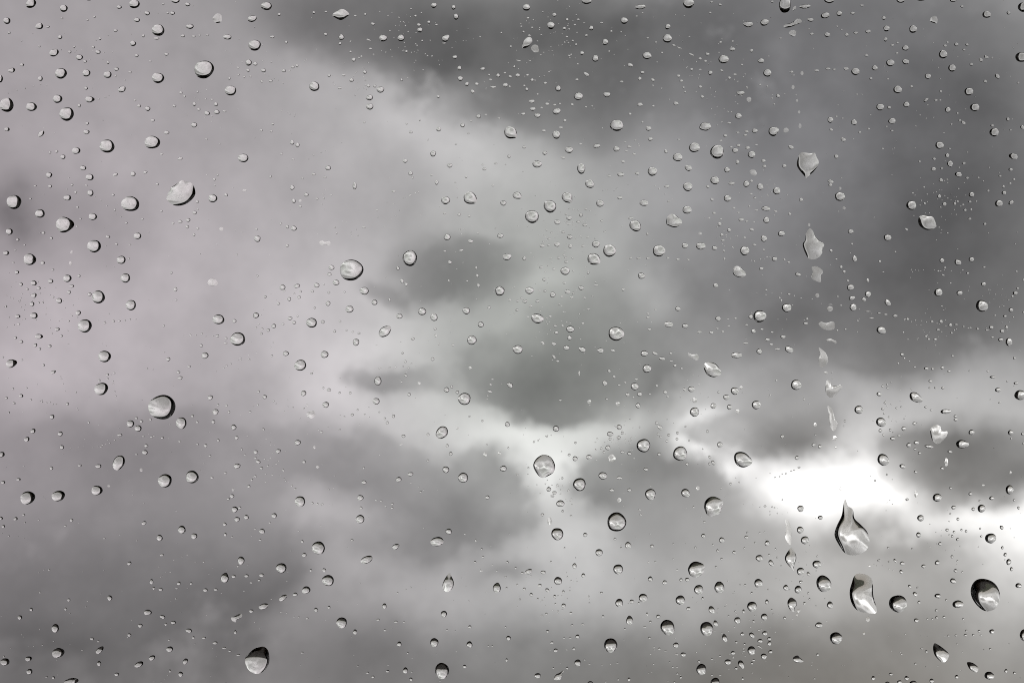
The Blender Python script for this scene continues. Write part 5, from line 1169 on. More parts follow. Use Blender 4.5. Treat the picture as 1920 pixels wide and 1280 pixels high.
# specks of spray: x y diameter, hundredths of a millimetre
SPRAY = """
-3691 7648 36;-3482 7742 17;-3366 7704 40;-3235 7765 29;-3033 7826 17;-2855 7856 24;-2570 7923 37;-2605 7717 20;-2540 7688 22;-2311 7656 39;-2254 7612 34;-2135 7600 41
-1957 7491 24;-1863 7495 21;1251 7845 17;1069 7751 25;983 7732 25;845 7700 35;764 7642 36;565 7544 17;449 7494 17;399 7433 21;614 6958 41;733 7046 26
855 7073 36;985 7186 39;1027 7209 25;-1499 7975 25;-1302 8009 25;-1223 8009 19;-1032 8056 21;-852 8119 42;10654 1918 38;10844 1892 27;10968 1907 29;11266 1906 20
11433 1877 37;11524 1906 28;11714 1887 28;12021 1902 38;9259 856 29;9593 744 27;10465 564 29;10760 561 37;10478 598 37;11046 514 36;11332 484 35;12162 355 41
12710 310 31;-7501 7401 28;-7200 7447 25;-6657 7481 39;-6417 7439 42;-6088 7488 21;-6596 7126 29;-6490 7063 21;-6350 7011 31;-6230 6957 36;-6101 6882 35;-12025 7771 22
-11621 7754 33;-11483 7773 18;-11178 7736 25;-10882 7692 28;-11259 7506 27;-10916 7514 27;-10628 7504 17;-13434 6611 31;-13200 6698 38;-12992 6742 37;-12761 6802 32;-12578 6852 41
-11084 6520 17;-11013 6461 31;-10846 6502 39;-10750 6546 28;-6134 6148 41;-5971 6109 32;-5919 6058 27;-5805 6002 42;-8541 6352 30;-8293 6117 21;-5292 4957 32;-5088 5040 36
-4961 5088 36;-4757 5182 24;-4547 5297 28;-2821 3829 23;-2730 3879 40;-2570 3954 36;-2496 3981 31;-3001 3494 26;-3108 3347 38;-3220 3262 18;-3421 3072 34;-11119 3853 20
-10955 3763 31;-10810 3613 32;-10632 3452 18;-10556 3384 34;-10437 3324 35;-10186 3056 18;-12091 542 33;-11030 549 33;-10856 542 19;-10037 599 39;-12585 -1587 26;-12538 -1569 33
-12320 -1615 40;-12154 -1671 31;-12039 -934 30;-12017 -995 35;-11973 -1127 35;-11914 -1319 19;-10693 -878 23;-10644 -1055 37;-10631 -1128 35;-10591 -1334 34;-10546 -1564 20;-10482 -1839 20
-11182 -2822 23;-11042 -2794 26;-10922 -2756 38;-10722 -2701 38;-10594 -2628 32;-10446 -2584 19;-10037 -2488 18;-9696 -2468 17;-9549 -2509 39;-9302 -2526 19;-9164 -2582 21;-8764 163 23
-8422 160 17;-8154 130 26;-7974 147 29;-7795 147 20;-7887 -797 17;-7611 -647 41;-7312 -495 25;-7019 -351 35;-6815 -300 23;-6434 -151 28;-6719 -1522 18;-6287 -1658 31
-5976 -1733 30;-5846 -1755 40;-5549 -1781 41;-5748 -2604 18;-5460 -2461 27;-5164 -2354 41;-4909 -2291 30;-6184 -3570 19;-6077 -3653 40;-5965 -3747 17;-5864 -3821 29;-5754 -3914 35
-5096 -4355 36;-4870 -4346 19;-4794 -4350 19;-2695 -3772 35;-2626 -3811 22;-2485 -3870 27;-2364 -3949 36;-6131 -7211 31;-6017 -7235 37;-5809 -7341 35;-5687 -7337 37;-9374 -6280 24
-9326 -6239 17;-9232 -6151 20;-9114 -6146 32;-13594 -5116 26;-13420 -5178 38;-13170 -5195 19;-13010 -5248 28;-12893 -8109 20;-12761 -8116 28;-12527 -8084 36;-12229 -7990 32;610 -2640 27
898 -2521 39;7016 -3620 36;7210 -3531 42;7525 -3429 38;6170 -4335 21;6419 -4346 22;7004 -4428 37;9657 -5942 25;9723 -5969 25;9877 -5973 27;10054 -6065 37;10168 -6093 30
10489 -7795 32;10905 -7844 19;11080 -7862 26;11542 -7852 24;6382 2159 35;6466 2137 41;6631 2188 34;6726 2195 22;6800 2249 40;6877 2243 27;6525 1283 21;6771 1247 32
6931 1295 19;7183 1283 26;7527 1219 40;7708 1162 33;8008 1128 31;3819 4142 35;3924 4071 40;4075 3924 24;4281 3792 17;2425 4029 32;2524 4040 33;2724 4029 35
2794 4069 41;6880 -4614 33;7081 -4579 38;7203 -4588 19;7350 -4557 20;8531 -826 36;8545 -988 35;2897 496 26;3353 518 19;3716 511 30;568 2260 41;713 2043 35
887 1857 40;985 1696 24;-2814 -814 24;-2679 -584 38;-2462 -296 23;-2250 32 18;12096 3896 26;11707 3922 25;11539 3883 33;11467 3776 23;11082 3722 28;11828 3734 37
11311 2709 32;11609 4326 30;12065 4223 31;11620 3817 33;10716 3352 34;11910 4069 38;11559 4814 21;11615 4315 37;11844 3852 26;11453 3324 24;11402 4045 21;11346 3792 26
12290 4418 22;12383 3739 37;11318 3986 23;12476 4363 19;11716 3391 23;11532 4287 33;11844 3384 37;11461 4032 20;11243 4192 25;10917 3755 37;11555 3241 23;10802 4051 21
11585 4317 28;10891 4365 19;11467 3761 24;10880 3632 36;11131 3427 32;12565 4274 38;11432 3576 37;11967 3604 33;11070 3922 36;11799 3512 28;11233 3967 27;11706 3767 25
12270 2889 23;11391 3042 33;11455 2973 30;11023 3421 23;11442 2898 27;2211 2743 29;1630 2978 34;557 2954 19;1006 3396 22;1706 3057 19;1411 3173 19;845 2821 36
1461 3159 31;1623 3181 33;1472 2598 18;1522 3543 36;1231 2929 22;1860 2760 20;918 2695 31;1300 3451 29;1713 3122 23;920 2964 36;852 3219 26;1681 3845 24
1772 2762 25;759 3880 20;1545 3402 20;1146 2762 20;1607 3108 24;1964 1984 34;1930 3320 20;1207 2820 19;420 3065 37;1283 2941 33;1924 2607 20;2069 3033 27
1412 2407 37;1208 2848 28;1888 3209 31;1851 3187 34;1244 3033 19;1973 3180 27;2018 3285 28;1331 2241 23;727 2843 30;1700 2754 32;1465 3200 38;1680 2778 20
886 2774 35;1865 2374 20;7149 3801 20;6844 4104 30;6909 3991 26;7339 3908 24;7016 4162 26;6995 4184 25;6798 4163 32;6817 3911 34;6882 4314 19;6590 3965 20
6997 3359 35;6597 3708 23;6823 3881 31;6660 3839 33;6627 3705 33;5465 2763 19;5669 2545 21;5714 2835 33;5825 2737 27;5964 2801 33;5477 3052 30;5624 3143 30
6012 2803 38;5707 2789 25;5811 2756 20;5692 2832 27;5611 2604 26;5884 2510 36;5648 2946 26;5536 2796 19;-4734 6836 32;-3991 7301 33;-3830 7430 34;-3934 7272 27
-4175 6733 23;-4469 7413 22;-4800 7083 25;-3945 6752 25;-4122 6785 18;-4089 6728 20;-3908 6956 37;-4139 7188 36;-4124 6891 18;-3906 6831 33;-4775 6898 27;-4123 6706 27
-4176 7154 24;-4222 7069 29;-4187 6556 30;-3885 6712 26;-13275 441 33;-13159 589 20;-13105 1157 31;-12463 1418 19;-13382 1174 27;-12760 881 27;-12415 884 23;-12986 972 24
-12648 1274 20;-13477 361 20;-13090 914 32;-13116 1095 35;-12850 1235 23;-13012 839 34;-13304 1143 28;-12656 1556 27;-13242 1588 26;-13129 1045 27;-12701 1368 25;-13360 1453 21
-13544 925 19;-12434 723 36;-12797 1071 30;-13067 579 19;-13167 1075 25;-13106 1576 35;-12647 1593 35;-13078 1272 36;-13414 640 37;-12582 1280 35;-12737 1141 33;11027 751 24
11298 -105 37;10827 95 30;10551 58 27;11068 172 34;10922 552 28;10653 530 36;11160 643 25;10900 448 37;11576 143 23;10966 305 22;11844 336 22;10989 254 20
11534 -864 24;11097 127 20;11795 304 36;11259 -11 19;11402 -322 28;11457 260 35;11503 840 33;11557 571 26;10783 438 19;11065 -186 20;11376 128 25;11570 415 35
11074 855 24;10803 51 31;11557 880 24;11128 238 30;13090 1108 24;13112 946 31;12886 1254 33;13259 520 20;12713 1380 33;13044 1245 22;12737 1061 20;13072 1400 27
12547 1212 24;12725 1280 31;12998 925 27;12756 1380 21;12742 1016 22;12848 1135 19;13065 970 26;13183 1200 25;12951 1512 18;6181 -8167 36;5773 -7713 31;5991 -7003 29
6311 -6180 30;5495 -7123 31;6962 -7252 32;5992 -7261 30;6218 -8377 28;5937 -6667 27;6650 -7652 32;6360 -7612 33;5680 -7066 34;6333 -7418 28;6486 -6608 19;4919 -8278 37
5411 -7709 31;5938 -7608 37;5818 -8327 19;6625 -8974 24;5784 -8734 23;5728 -7000 36;5582 -7759 23;6110 -7687 20;6644 -7479 23;5887 -8501 28;6661 -8176 23;6771 -8514 20
5160 -8064 29;6486 -7304 37;7352 -8028 26;6584 -7690 38;5908 -6714 34;6633 -7701 27;7228 -6968 21;6882 -7620 24;5604 -7761 33;6139 -8314 20;6271 -9735 30;5543 -7603 21
6418 -7737 26;7020 -7739 25;6170 -8202 28;6413 -8825 28;1315 -6766 36;2066 -6961 37;1061 -6557 26;1459 -6155 22;1154 -6852 28;1347 -7141 36;1574 -6371 34;180 -6789 24
1543 -6635 36;1699 -5763 32;1473 -6851 31;1724 -6305 19;893 -7033 21;1224 -7235 25;1087 -7159 37;504 -6244 37;2072 -6869 20;1389 -7400 33;743 -6338 32;864 -6818 22
1233 -6767 37;1545 -6553 26;992 -7478 28;8105 -7036 36;7038 -6308 27;8114 -6108 34;7847 -5606 22;7465 -6383 18;7771 -6273 31;7394 -6614 31;7163 -5830 21;7854 -5953 30
7650 -5883 23;7109 -7291 31;7141 -6357 31;7179 -5974 37;-3308 8683 38;-3149 8097 27;-3201 7587 29;-1938 7366 28;-2706 8645 30;-2889 8204 21;-2749 8500 21;-2419 8757 33
-2874 7960 33;-2566 7488 32;-2706 8079 30;-2609 7422 27;-3019 8282 23;-3259 8282 36;-3101 8412 31;-3005 8422 23;-2876 8492 19;-2508 7755 32;-2978 8519 34;-2886 7755 33
-2895 8513 36;-2180 8020 35;-3679 8313 25;-3015 8633 38;-2927 7748 20;-2768 8256 35;-2533 7887 37;-2683 7699 38;-2372 7242 36;-2844 8411 33;-2229 8429 22;-3526 8787 30
-2532 7876 31;1164 8241 25;1108 7628 19;393 8543 24;569 8570 34;1244 8465 20;1810 9005 18;1713 8701 35;981 8744 20;1215 9085 27;1071 7746 37;781 8166 38
1467 8295 22;1071 8773 27;966 8639 30;1245 7888 29;121 7753 21;1497 8458 25;1502 7961 38;481 7477 37;1023 8570 27;1339 7899 25;1543 7554 28;1033 7854 21
1569 7872 19;732 8307 33;1026 7205 37;1484 8414 36;46 8054 27;738 8355 33;391 7432 32;1016 8192 23;692 7995 30;1736 8230 36;1917 8486 32;-479 9469 34
455 8480 24;820 8780 37;2913 8253 37;1337 8193 25;1454 8854 23;1464 8010 21;1684 7558 22;1524 8919 35;1007 9104 23;676 8006 26;1624 8548 34;4463 7613 23
5406 6523 27;4199 6449 30;5307 6565 28;5726 6601 19;4731 8122 36;4917 7453 29;5004 7105 27;5851 7854 25;5466 6261 29;5202 6460 26;4539 8001 25;4650 7295 31
5423 6657 36;5963 6388 23;4743 7075 23;6084 5754 19;6023 6338 25;5758 6127 38;5654 6198 26;6219 7123 36;5238 7386 27;5308 7446 20;6270 6747 38;5599 8050 27
4473 8131 28;5707 6959 37;5049 8481 21;6128 6548 27;4977 7010 33;5596 8065 27;4799 7077 27;4909 6650 29;5413 6032 26;5853 6118 29;5601 5847 28;4596 8672 24
4673 7318 24;3868 7445 32;5316 6199 30;4793 6449 25;5521 7699 34;5296 6757 25;1546 -4252 38;1264 -3669 24;986 -3842 22;947 -3693 36;1549 -3738 23;750 -4041 33
1295 -4062 37;1363 -3893 24;602 -4051 21;1180 -3873 25;1815 -4018 33;1294 -3950 34;665 -3817 33;1460 -4259 22;1442 -4200 34;1046 -4105 33;1053 -4137 38;1605 -4336 36
1351 -3836 22;427 -3846 20;1323 -2931 33;1066 -3828 31;2225 -2682 36;3019 -2127 32;3036 -2983 23;3135 -3383 23;3156 -2074 26;3113 -2662 31;2999 -2228 29;3167 -2634 26
3028 -2686 37;2749 -2255 32;3224 -2298 26;2253 -3162 37;3257 -3113 31;2934 -2365 32;3215 -2900 25;2655 -2679 19;2699 -2724 21;2835 -2775 18;3022 -2613 36;2773 -2709 27
2807 -2626 29;3185 -2643 32;3028 -2465 26;3179 -2541 20;2928 -3272 25;2534 -1981 30;3034 -2978 24;2477 -2688 37;2772 -2277 34;2706 -2622 31;2887 -2850 26;2834 -2639 25
3286 -2538 25;2438 -2764 28;2544 -2666 18;3165 -2884 33;3148 -2060 34;5019 -1383 21;5161 -1808 22;4772 -1564 36;4480 -1354 28;4992 -916 35;5235 -1489 28;4825 -884 33
4491 -1482 22;4993 -1141 33;1704 1359 30;1429 792 19;1020 312 33;21 1419 22;631 106 33;910 531 26;1958 1716 27;68 756 32;945 467 33;922 1562 37
1830 58 38;2304 533 26;1801 1809 19;1105 241 23;1763 622 25;1547 495 36;2462 1624 29;1792 367 32;805 920 26;735 244 21;1125 1357 26;1358 1242 20
622 1527 19;529 -391 28;998 525 24;66 1450 31;1922 839 19;949 197 19;2507 21 36;1457 514 38;1321 555 27;1319 953 28;10805 -2169 36;10356 -1574 33
10153 -2421 24;10357 -1291 23;10006 -1727 21;9963 -1580 32;10121 -2122 22;10122 -1670 34;10490 -1981 19;10248 -2129 23;10929 -2224 24;10459 -2057 35;10367 -939 29;10170 -2068 19
10103 -1087 36;10631 -1257 34;10265 -2148 21;10876 -1657 22;10665 -1295 30;-8466 6503 32;-8005 6004 36;-8149 6703 25;-8023 6557 30;-8356 6448 29;-8170 6459 36;-8816 6747 22
-8008 5857 35;-8187 5957 28;-8182 6761 21;-8054 6448 20;-7774 5700 23;-8303 6641 18;11468 -5022 22;11146 -5478 25;11450 -5176 29;12440 -5473 36;11305 -5078 26;11660 -4795 32
11327 -5388 32;11800 -5558 23;11857 -5945 24;11654 -5151 36;11088 -5377 20;11146 -4869 24;11955 -5455 33;11673 -5133 24;-11786 747 20;-11555 1150 27;-12323 1241 35;-11833 -71 36
-11965 1072 26;-10751 741 34;-12992 605 35;-12317 575 30;-11835 280 29;-12703 576 34;-11741 686 37;-12264 214 33;-11588 645 34;-11920 898 30;-12010 601 20;-11706 964 26
-6439 -2758 21;-6896 -3615 31;-6596 -3130 38;-6290 -3265 34;-6041 -2922 26;-6554 -2601 30;-6443 -2689 29;-6575 -3744 20;-6378 -2964 27;-6568 -3536 30;-6396 -3550 37;-6395 -3330 22
-6499 -3164 37;-6445 -3106 35;-6756 -3013 36;-10482 -2552 26;5427 4791 17;6540 8511 26;13080 1761 24;-4654 -6919 19;-10926 -50 22;1914 5389 30;942 2022 27;-12604 -7666 28
-6641 850 16;7994 -8619 24;13064 505 29;233 8468 30;-11250 -1476 25;-8897 2723 20;-13405 1821 21;5959 -3632 30;10130 4437 25;5264 -5258 17;-4576 -2077 20;11353 1558 26
-11787 -7244 30;12699 2890 28;13195 7154 16;4489 -8891 16;9226 -2916 23;-9758 -127 23;-8154 -7285 27;-9127 -2212 25;11968 -8763 29;-12168 1435 18;6851 7602 28;3162 -2588 30
10078 -4225 25;1276 -326 16;-8302 -3436 22;-1338 -6297 21;-7245 -1958 22;2377 7531 18;-6948 -5174 27;-3197 -1921 22;1018 4246 21;-10407 -6643 22;3824 -1877 25;11088 6306 29
-6555 7721 20;406 -5506 24;169 7269 27;8040 7805 28;-13494 -3355 25;-5537 7472 19;3414 -614 28;-12489 5694 17;-3828 -4687 22;300 4521 30;-7879 -8372 27;9935 7333 31
-1488 -8255 30;12352 6528 23;5471 5763 29;6888 6906 20;4935 -6946 31;-3765 4729 17;-8087 3242 17;-8145 4437 30;-2076 -2138 24;12555 -5935 30;10150 -4335 29;-4583 -1963 20
11620 4227 31;-7197 2916 27;1962 5196 17;10265 5330 23;9212 258 23;4586 1939 26;-3306 5850 21;7148 -6624 23;4360 -7910 25;12999 4501 29;6850 -1284 24;10677 1854 25
-1568 -6894 27;-3436 -2523 18;12098 6189 29;986 6417 31;-8223 -3247 19;-9998 -5304 29;10705 -3150 25;-9363 -9068 20;3781 8638 20;-3202 8756 25;-3967 7050 21;4642 -4437 22
-10483 -2294 25;-449 -8554 21;619 8555 17;-8350 5701 18;-10696 -7636 24;-280 -1125 20;10006 -4293 22;-13053 9099 16;6168 8540 22;501 2355 20;12010 -8271 27;1016 -8227 26
-10819 2007 25;-7957 7620 20;-1155 -6909 29;8788 4365 28;-5986 -1553 24;-7294 -744 19;-8510 8944 22;10424 -2459 19;156 3073 26;-5785 6049 31;-12593 6628 20;-4580 -982 23
-9420 -6003 26;-8670 6023 17;310 -2483 26;-7145 -6655 29;-737 6921 18;5996 7895 25;5909 8733 17;-7078 1125 28;11793 3863 21;4704 -7873 16;-10870 3034 20;5420 -8530 26
-1918 -9046 30;-1640 541 23;-10779 -2620 26;-665 -1537 29;3329 -3439 29;6391 767 30;12189 7644 31;-9103 -6908 25;7672 2799 20;-8840 6891 17;-9025 -5826 24;9793 -8856 22
-8831 -7217 17;383 -6278 17;-6334 -2758 17;9977 -4508 24;7580 6563 28;1057 2119 28;-1170 8320 26;-12661 -1140 19;-2422 1467 26;3761 2697 19;7595 7916 24;6201 -2338 16
-11403 -2592 27;3643 -8827 26;-2019 -8323 19;-10618 1996 16;1849 -614 18;3019 557 26;7932 -5442 26;-8318 2337 23;-6244 7603 20;-2350 -4976 31;328 -2163 16;6025 -6120 21
2995 7350 30;-1949 755 19;10118 -8250 22;629 3882 26;3263 -6304 15;108 -8541 16;3418 2255 17;-5456 -8426 19;-690 -6673 17;-13045 -1876 25;-12626 -6156 27;2612 4679 30
-7633 -9090 24;11166 -825 25;12060 1136 20;9799 -4751 18;-7278 8047 28;-11441 -6128 28;13293 7057 28;-9814 -4308 31;-473 1412 29;3732 -8818 26;-1469 8274 29;6950 6576 26
-6283 1095 18;5760 -6385 29;6703 4558 27;6393 6994 15;11244 5970 29;12203 1463 23;-11664 7703 28;3366 4387 18;-11567 -4835 19;-12182 -5888 20;-9035 -1193 21;-6367 -28 30
-1352 2868 25;11834 6370 22;13109 9087 26;-3612 -95 27;-6658 7898 25;374 -3263 25;7293 -2741 26;2988 -28 25;-4245 4730 29;-7866 2591 24;-98 7424 19;7272 6599 23
-10654 7713 30;-1647 587 16;-9267 -286 30;11964 1836 23;-7623 -6083 17;-5296 5611 27;11378 7298 27;-4969 -7427 19;10144 -6397 20;-8076 -2414 16;2090 3487 26;-10780 -3440 19
2063 -4048 18;-4763 -3900 26;10695 8569 21;-4117 -6996 23;-4696 6200 22;10622 1703 22;10350 -8281 30;6724 5764 21;-4381 -5494 27;8699 6307 19;13470 2910 24;-1983 -3959 15
8393 -7450 26;-4046 -3515 18;6883 -3512 27;11212 7491 29;5955 6553 29;4913 -2268 24;9657 3309 29;-6965 -9 21;4565 7495 20;-11157 6866 20;10575 54 30;-4524 3207 18
7928 -1674 30;-97 -4820 18;11782 7768 18;13367 7816 30;13485 7932 22;7999 -8556 24;11119 1376 27;-11772 -2842 18;6079 3958 16;-1386 4902 23;-13472 1226 19;-3813 -2013 27
-493 1320 20;2967 -4387 19;-10211 -3702 19;7008 -998 17;-4281 -7871 28;4160 -9038 31;7776 -6790 23;10745 3895 30;13145 -5814 30;4958 -3273 17;6161 7516 29;8343 -6844 27
-6062 -1856 23;5944 -5085 25;-3536 -3025 24;-10761 4168 17;335 7064 27;7798 8504 27;-707 -7260 29;3224 -5387 18;6511 -3635 27;-1331 4827 21;-9092 -2934 26;3298 -5232 20
2907 -5416 25;-5118 -3353 21;-7990 -8164 24;11201 1262 17;-11722 -7500 16;-11599 -1774 22;-12590 2898 24;-9154 2280 19;149 -7064 24;6972 -5763 15;-10945 -5808 23;-2280 -6612 19
-562 -5454 26;-11812 4358 29;3097 1894 29;753 -6935 19;3108 2212 15;4326 -267 20;-5350 8632 18;13396 -5224 23;-8085 -6191 18;-13473 389 30;13551 -248 16;-945 1125 25
-3356 1698 29;-12433 -47 15;3571 2037 30;170 6070 27;-2982 -1017 27;-2697 -520 16;-5219 7780 23;-485 5252 21;-13377 -8168 29;-5146 -8933 27;259 3526 26;10193 5147 28
13124 8352 18;4828 -3186 17;-13067 -7801 31;11241 7956 27;-1502 2389 20;5742 1859 18;-12781 8202 22;6146 -1361 30;429 -3532 25;-147 206 23;2894 3409 18;13559 -4586 20
-5893 5538 15;-6863 -7480 30;3590 -8642 16;1286 -8567 19;-13029 -7864 25;11887 7593 28;2317 -6669 20;-12880 -2426 20;-9370 6282 17;-8441 -5881 19;2409 5692 28;4646 4779 17
-2820 8711 16;-10523 3648 28;10763 1910 27;8863 -8636 19;5472 -7223 27;-12496 -6079 27;2667 8355 16;-13450 -973 25;-10887 -6097 22;-9865 -1562 19;-7794 5263 27;-10956 4799 17
4539 -3229 22;-9443 8736 30;2796 8003 25;9107 5392 30;-9055 1094 22;12646 359 27;6065 3957 22;-1069 3069 18;-9173 -8898 30;-9261 -8988 20;7092 590 23;-2037 8498 23
-6729 -7645 25;-5969 -6138 24;3694 -4315 27;-7753 -6701 27;7074 -4433 19;13136 -4133 29;-5887 3515 29;13598 -3613 17;-4436 -1209 30;5180 -7142 18;10157 5123 19;4311 4645 15
5502 7929 25;-10829 -115 29;-2233 5384 29;11395 462 27;-6979 8745 19;2639 -5173 17;-9799 3683 19;-4064 -4540 21;6669 -2793 29;-4057 -6437 29;1803 739 31;-963 -8363 18
8298 3946 21;-12547 4546 20;-6435 -2431 17;-5302 -781 23;2351 5946 19;7370 -8930 18;-11319 -6921 31;-2660 -8432 24;10971 8326 15;9261 597 17;7468 9080 18;6615 -4411 23
2992 -1731 19;-4068 -2217 19;7914 -7590 25;-1474 1934 15;-3012 2281 17;13293 -4988 30;-6900 -3317 26;-6900 -1725 26;2535 -825 19;-6427 3257 23;-2252 5348 16;13425 2605 29
10784 6144 18;-7370 9052 19;3142 -3658 18;734 -2603 26;5035 -4672 17;-10111 -4096 22;5687 -4139 27;5797 1363 29;4646 325 28;-4284 2825 24;13119 5637 20;-10837 -2737 23
-606 2597 21;2187 6210 23;-9645 -185 23;-2427 3362 28;-7233 -495 30;-3653 1448 26;-73 -5119 29;-1165 -2497 18;-6001 4631 22;-5065 3660 30;3236 3353 17;3661 -1855 24
-12421 -1918 28;1784 -3075 21;-3281 4366 27;6667 -731 23;-5638 -8615 16;12758 -1546 26;-8038 -8912 22;10159 8608 20;5406 5971 15;-4737 -3577 29;-8527 -1705 29;-7439 4086 24
-5389 -3680 19;3373 5265 26;11660 6561 21;-5856 2010 16;-3818 -1755 27;-1517 -7704 26;6577 -6164 21;7217 327 20;4624 -3755 16;12169 1355 30;-2919 818 25;-5424 4850 25
10818 -4291 17;259 -1819 18;8794 -8635 25;7854 1735 19;4819 -6821 27;-9539 -9061 29;5194 5204 18;-10457 -5156 24;13345 5934 21;-6002 -6385 27;6237 75 19;-2785 7024 26
2860 -725 29;-6691 -2773 23;10184 5012 21;-3338 3702 26;-11559 -2799 23;-2436 1082 18;-10125 -3979 20;-6849 5427 25;5423 -1953 16;-1606 1545 18;6680 1763 28;-173 4712 29
-12067 2754 21;-10661 -2518 20;12088 -7484 16;-8306 -3036 26;-7376 2971 31;11884 2471 26;12849 -2845 22;11866 -1499 26;11005 8122 17;-11874 4055 30;5910 2490 25;-1639 237 21
11619 -4503 16;2987 -7951 21;-10151 8187 24;-3499 -882 26;-1779 -1957 24;1936 -306 18;-6233 -3182 30;-10771 8155 22;3090 7781 28;-11792 -8071 21;-5192 2868 17;-3891 5259 16
-839 -6075 27;1174 6885 22;-6698 701 29;-8327 -603 22;-1599 7824 29;10752 5157 29;-1226 -6528 20;-12114 -8875 21;-12502 5076 20;9068 -8499 19;-10320 6965 31;-696 6724 20
363 -2311 23;7481 968 28;5047 -1927 17;-4978 4044 29;10146 -3678 26;-9920 8804 16;-1460 3833 31;-11024 -2230 20;-8661 -5694 28;-598 297 17;11511 7491 19;1237 -3857 25
-12473 3922 24;9623 -2114 23;-2615 7220 21;12953 -143 22;-6979 -478 23;8100 -4714 21;13388 -1193 21;-9234 8813 21;3085 4178 17;-688 6765 19;-41 -4048 20;5124 3301 17
8056 -2687 25;-9562 -750 25;-12660 -4229 29;6906 8634 23;6765 -5272 30;-2561 8224 27;13264 -8048 29;-13027 -3321 30;-5428 -2150 24;-3207 -7635 17;-8958 -4510 27;-6862 8373 28
1166 4150 17;8257 1008 21;1118 8229 27;-4407 3181 19;-12465 -4192 26;-2598 -653 28;-12140 -8482 28;-10150 -7428 21;8847 6666 28;-12411 6824 26;2988 -4045 17;1736 -6392 28
9567 -3586 28;257 474 25;8728 5716 19;9068 4802 17;8142 -8736 17;-12550 -162 24;4138 -2073 23;-10829 2546 23;4304 -2176 26;-1927 3605 29;-11094 8018 27;-11939 8196 19
-2971 -8 24;6834 -7736 19;-1311 2104 18;1625 -6379 19;-9254 7574 21;13651 -2516 17;12816 5198 22;2630 -8600 29;-4217 -8363 24;8707 3466 25;2725 7644 26;-10252 -7881 30
9999 7189 25;3685 -5128 29;-10161 5496 15;13206 298 24;10085 5675 20;4131 2868 27;-2574 -1506 24;-3301 -8623 28;-5929 -963 25;-7310 6190 22;2411 -6118 24;-51 691 16
-5098 -4913 25;-11364 -7063 29;-6468 2312 22;-12202 5557 26;9448 7869 18;-7045 -5945 23;-5652 -2054 27;2078 -1695 28;1377 -2532 22;10032 -7846 24;3100 -6974 17;-4155 2980 24
7577 -1634 24;7589 2563 26;7324 588 27;-13188 -2121 27;3697 -3844 30;-12506 1089 16;3618 -2395 17;-9683 2912 20;-272 -1602 20;-13079 8000 29;-8457 -8052 22;-9010 -1277 16
-6945 -1646 21;-11411 -2781 19;12607 5594 18;-5894 -5569 29;8402 5006 21;1080 -492 30;7531 -84 17;13563 -8954 28;6875 -4531 30;6857 -1478 24;3025 8142 25;-10958 -6722 17
-6022 -4486 18;-8429 169 30;13005 7544 15;-8942 -5385 25;9219 -138 22;9030 2356 28;2155 7181 16;-444 3015 31;-12317 358 27;-5052 -3276 21;-7631 7745 24;4683 -1016 20
-10911 5890 29;-3267 -1922 18;-6434 1262 18;-13533 1647 25;-4345 8399 26;-11584 -1828 27;8299 -5901 19;13242 -6943 17;-5487 7510 23;-9682 1096 21;2231 3382 17;-13617 -7315 21
3868 7788 16;952 -2505 30;-6418 -6864 30;-3416 -1325 17;4627 -5389 28;2935 3073 17;11418 7001 23;-7056 -2524 30;3701 -8331 27;-7986 -6027 26;4540 -7542 17;7306 -6461 15
2217 -144 22;-4785 7392 23;9862 -5181 15;2207 2731 29;8492 2046 19;-12859 1285 18;-11182 6750 18;-9219 6979 20;1195 -209 22;150 8077 22;4355 8710 26;11360 -8647 30
-5002 3526 16;-11978 -3005 23;-12500 -4126 28;3691 1811 20;9564 6042 29;-13054 5732 21;-8811 -5733 27;7464 -2009 25;11568 -5566 26;411 -4547 17;-1255 -631 25;7788 571 30
-8656 -6578 24;7488 -7394 28
"""

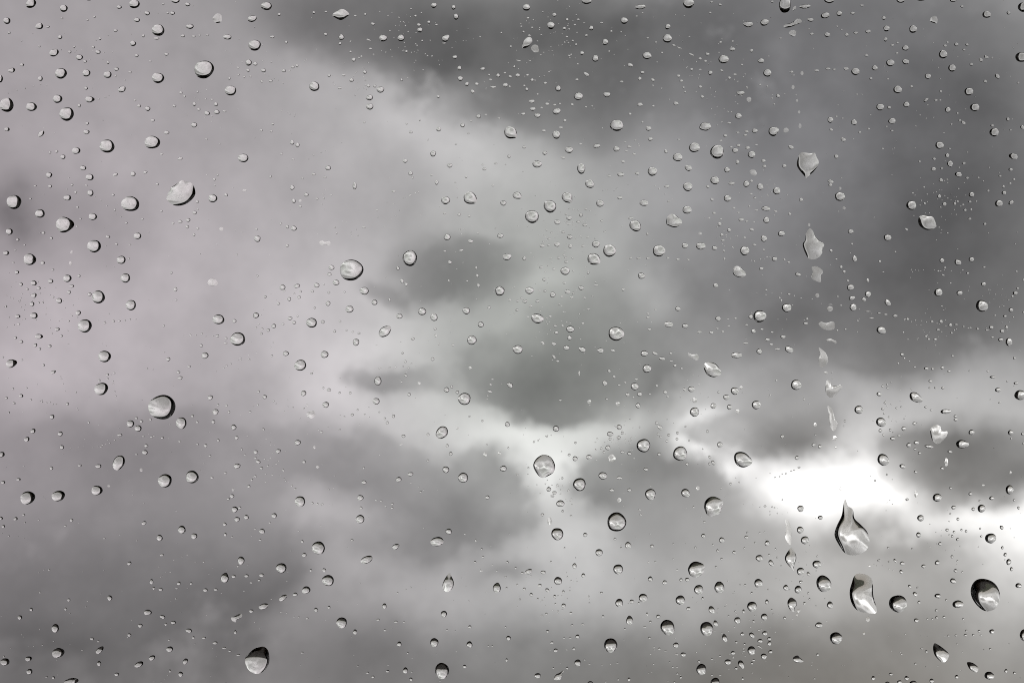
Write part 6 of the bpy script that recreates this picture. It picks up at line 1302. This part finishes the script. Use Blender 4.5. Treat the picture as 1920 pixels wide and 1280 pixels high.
for row in RAINDROPS.strip().splitlines():
    spec, label = row.split("|")
    f = spec.split()
    x, y = float(f[0]) * MM, float(f[1]) * MM
    verts, faces, smooth = [], [], []
    if f[2] == "poly":
        pts = [tuple(float(q) * MM for q in p.split(",")) for p in f[4:]]
        pts = smooth_poly(pts, 96)
        if sum(pts[i - 1][0] * pts[i][1] - pts[i][0] * pts[i - 1][1] for i in range(len(pts))) < 0:
            pts.reverse()
        build_drop(pts, float(f[3]), 32, lump=0.03, sag=0.12, top=0.40, verts=verts, faces=faces, smooth=smooth)
    else:
        w, h = float(f[2]) * MM, float(f[3]) * MM
        tip = None if f[5] == "-" else float(f[5])
        flat = int(f[6])
        theta = (rng.uniform(R(57), R(66)), rng.uniform(R(16), R(26)), rng.uniform(R(11), R(17)))[flat]
        d_mm = math.sqrt(w * h) / MM
        n = 88 if d_mm > 2.6 else 56
        build_drop(oval(w, h, float(f[4]), tip, n, rng, 0.028 if flat == 0 else 0.07), theta, 32 if d_mm > 2.6 else 22,
                   lump=rng.uniform(0.02, 0.06), sag=0.10 + 0.03 * min(d_mm, 6), verts=verts, faces=faces, smooth=smooth)
    o = link("raindrop", mesh_from("raindrop", verts, faces, smooth), mat_water, matrix=pane_mat @ Matrix.Translation((x, y, 0)))
    o["label"] = label
    o["category"] = "raindrop"
    o["group"] = "raindrops on the glass"

# the hundreds of smaller drops and specks of spray between them
verts, faces, smooth = [], [], []
for e in DROPLETS.strip().replace("\n", ";").split(";"):
    x, y, w, h, tilt, flat = (int(q) for q in e.split())
    th = (rng.uniform(R(57), R(70)), rng.uniform(R(16), R(26)), R(12))[flat]
    build_drop(oval(w * 1e-5, h * 1e-5, tilt, None, 24, rng, 0.05), th, 10, lump=0.08, sag=0.1, centre=(x * 1e-5, y * 1e-5), verts=verts, faces=faces, smooth=smooth)
for e in SPRAY.strip().replace("\n", ";").split(";"):
    x, y, w = (int(q) for q in e.split())
    build_drop(oval(w * 1e-5 * rng.uniform(0.9, 1.5), w * 1e-5 * 0.85, rng.uniform(-20, 20), None, 12, rng, 0.05), rng.uniform(R(55), R(72)), 5, centre=(x * 1e-5, y * 1e-5), verts=verts, faces=faces, smooth=smooth)
# the rain goes on over the rest of the pane, out to its frame
more = 0
while more < 1500:
    x, y = rng.uniform(-HW + .012, HW - .012), rng.uniform(-HH + .012, HH - .012)
    if abs(x) < 0.1385 and abs(y) < 0.0930:
        continue
    more += 1
    w = min(0.0003 + rng.expovariate(1 / 0.00075), 0.0055)
    build_drop(oval(w * rng.uniform(1.0, 1.3), w, rng.uniform(-25, 25), None, 24, rng, 0.05), rng.uniform(R(57), R(68)), 10, lump=0.05, sag=0.1, centre=(x, y), verts=verts, faces=faces, smooth=smooth)
drizzle = link("drizzle", mesh_from("drizzle", verts, faces, smooth), mat_water, matrix=pane_mat)
drizzle["kind"] = "stuff"
drizzle["label"] = "fine drizzle of tiny droplets and spray scattered over the whole pane"
drizzle["category"] = "drizzle"
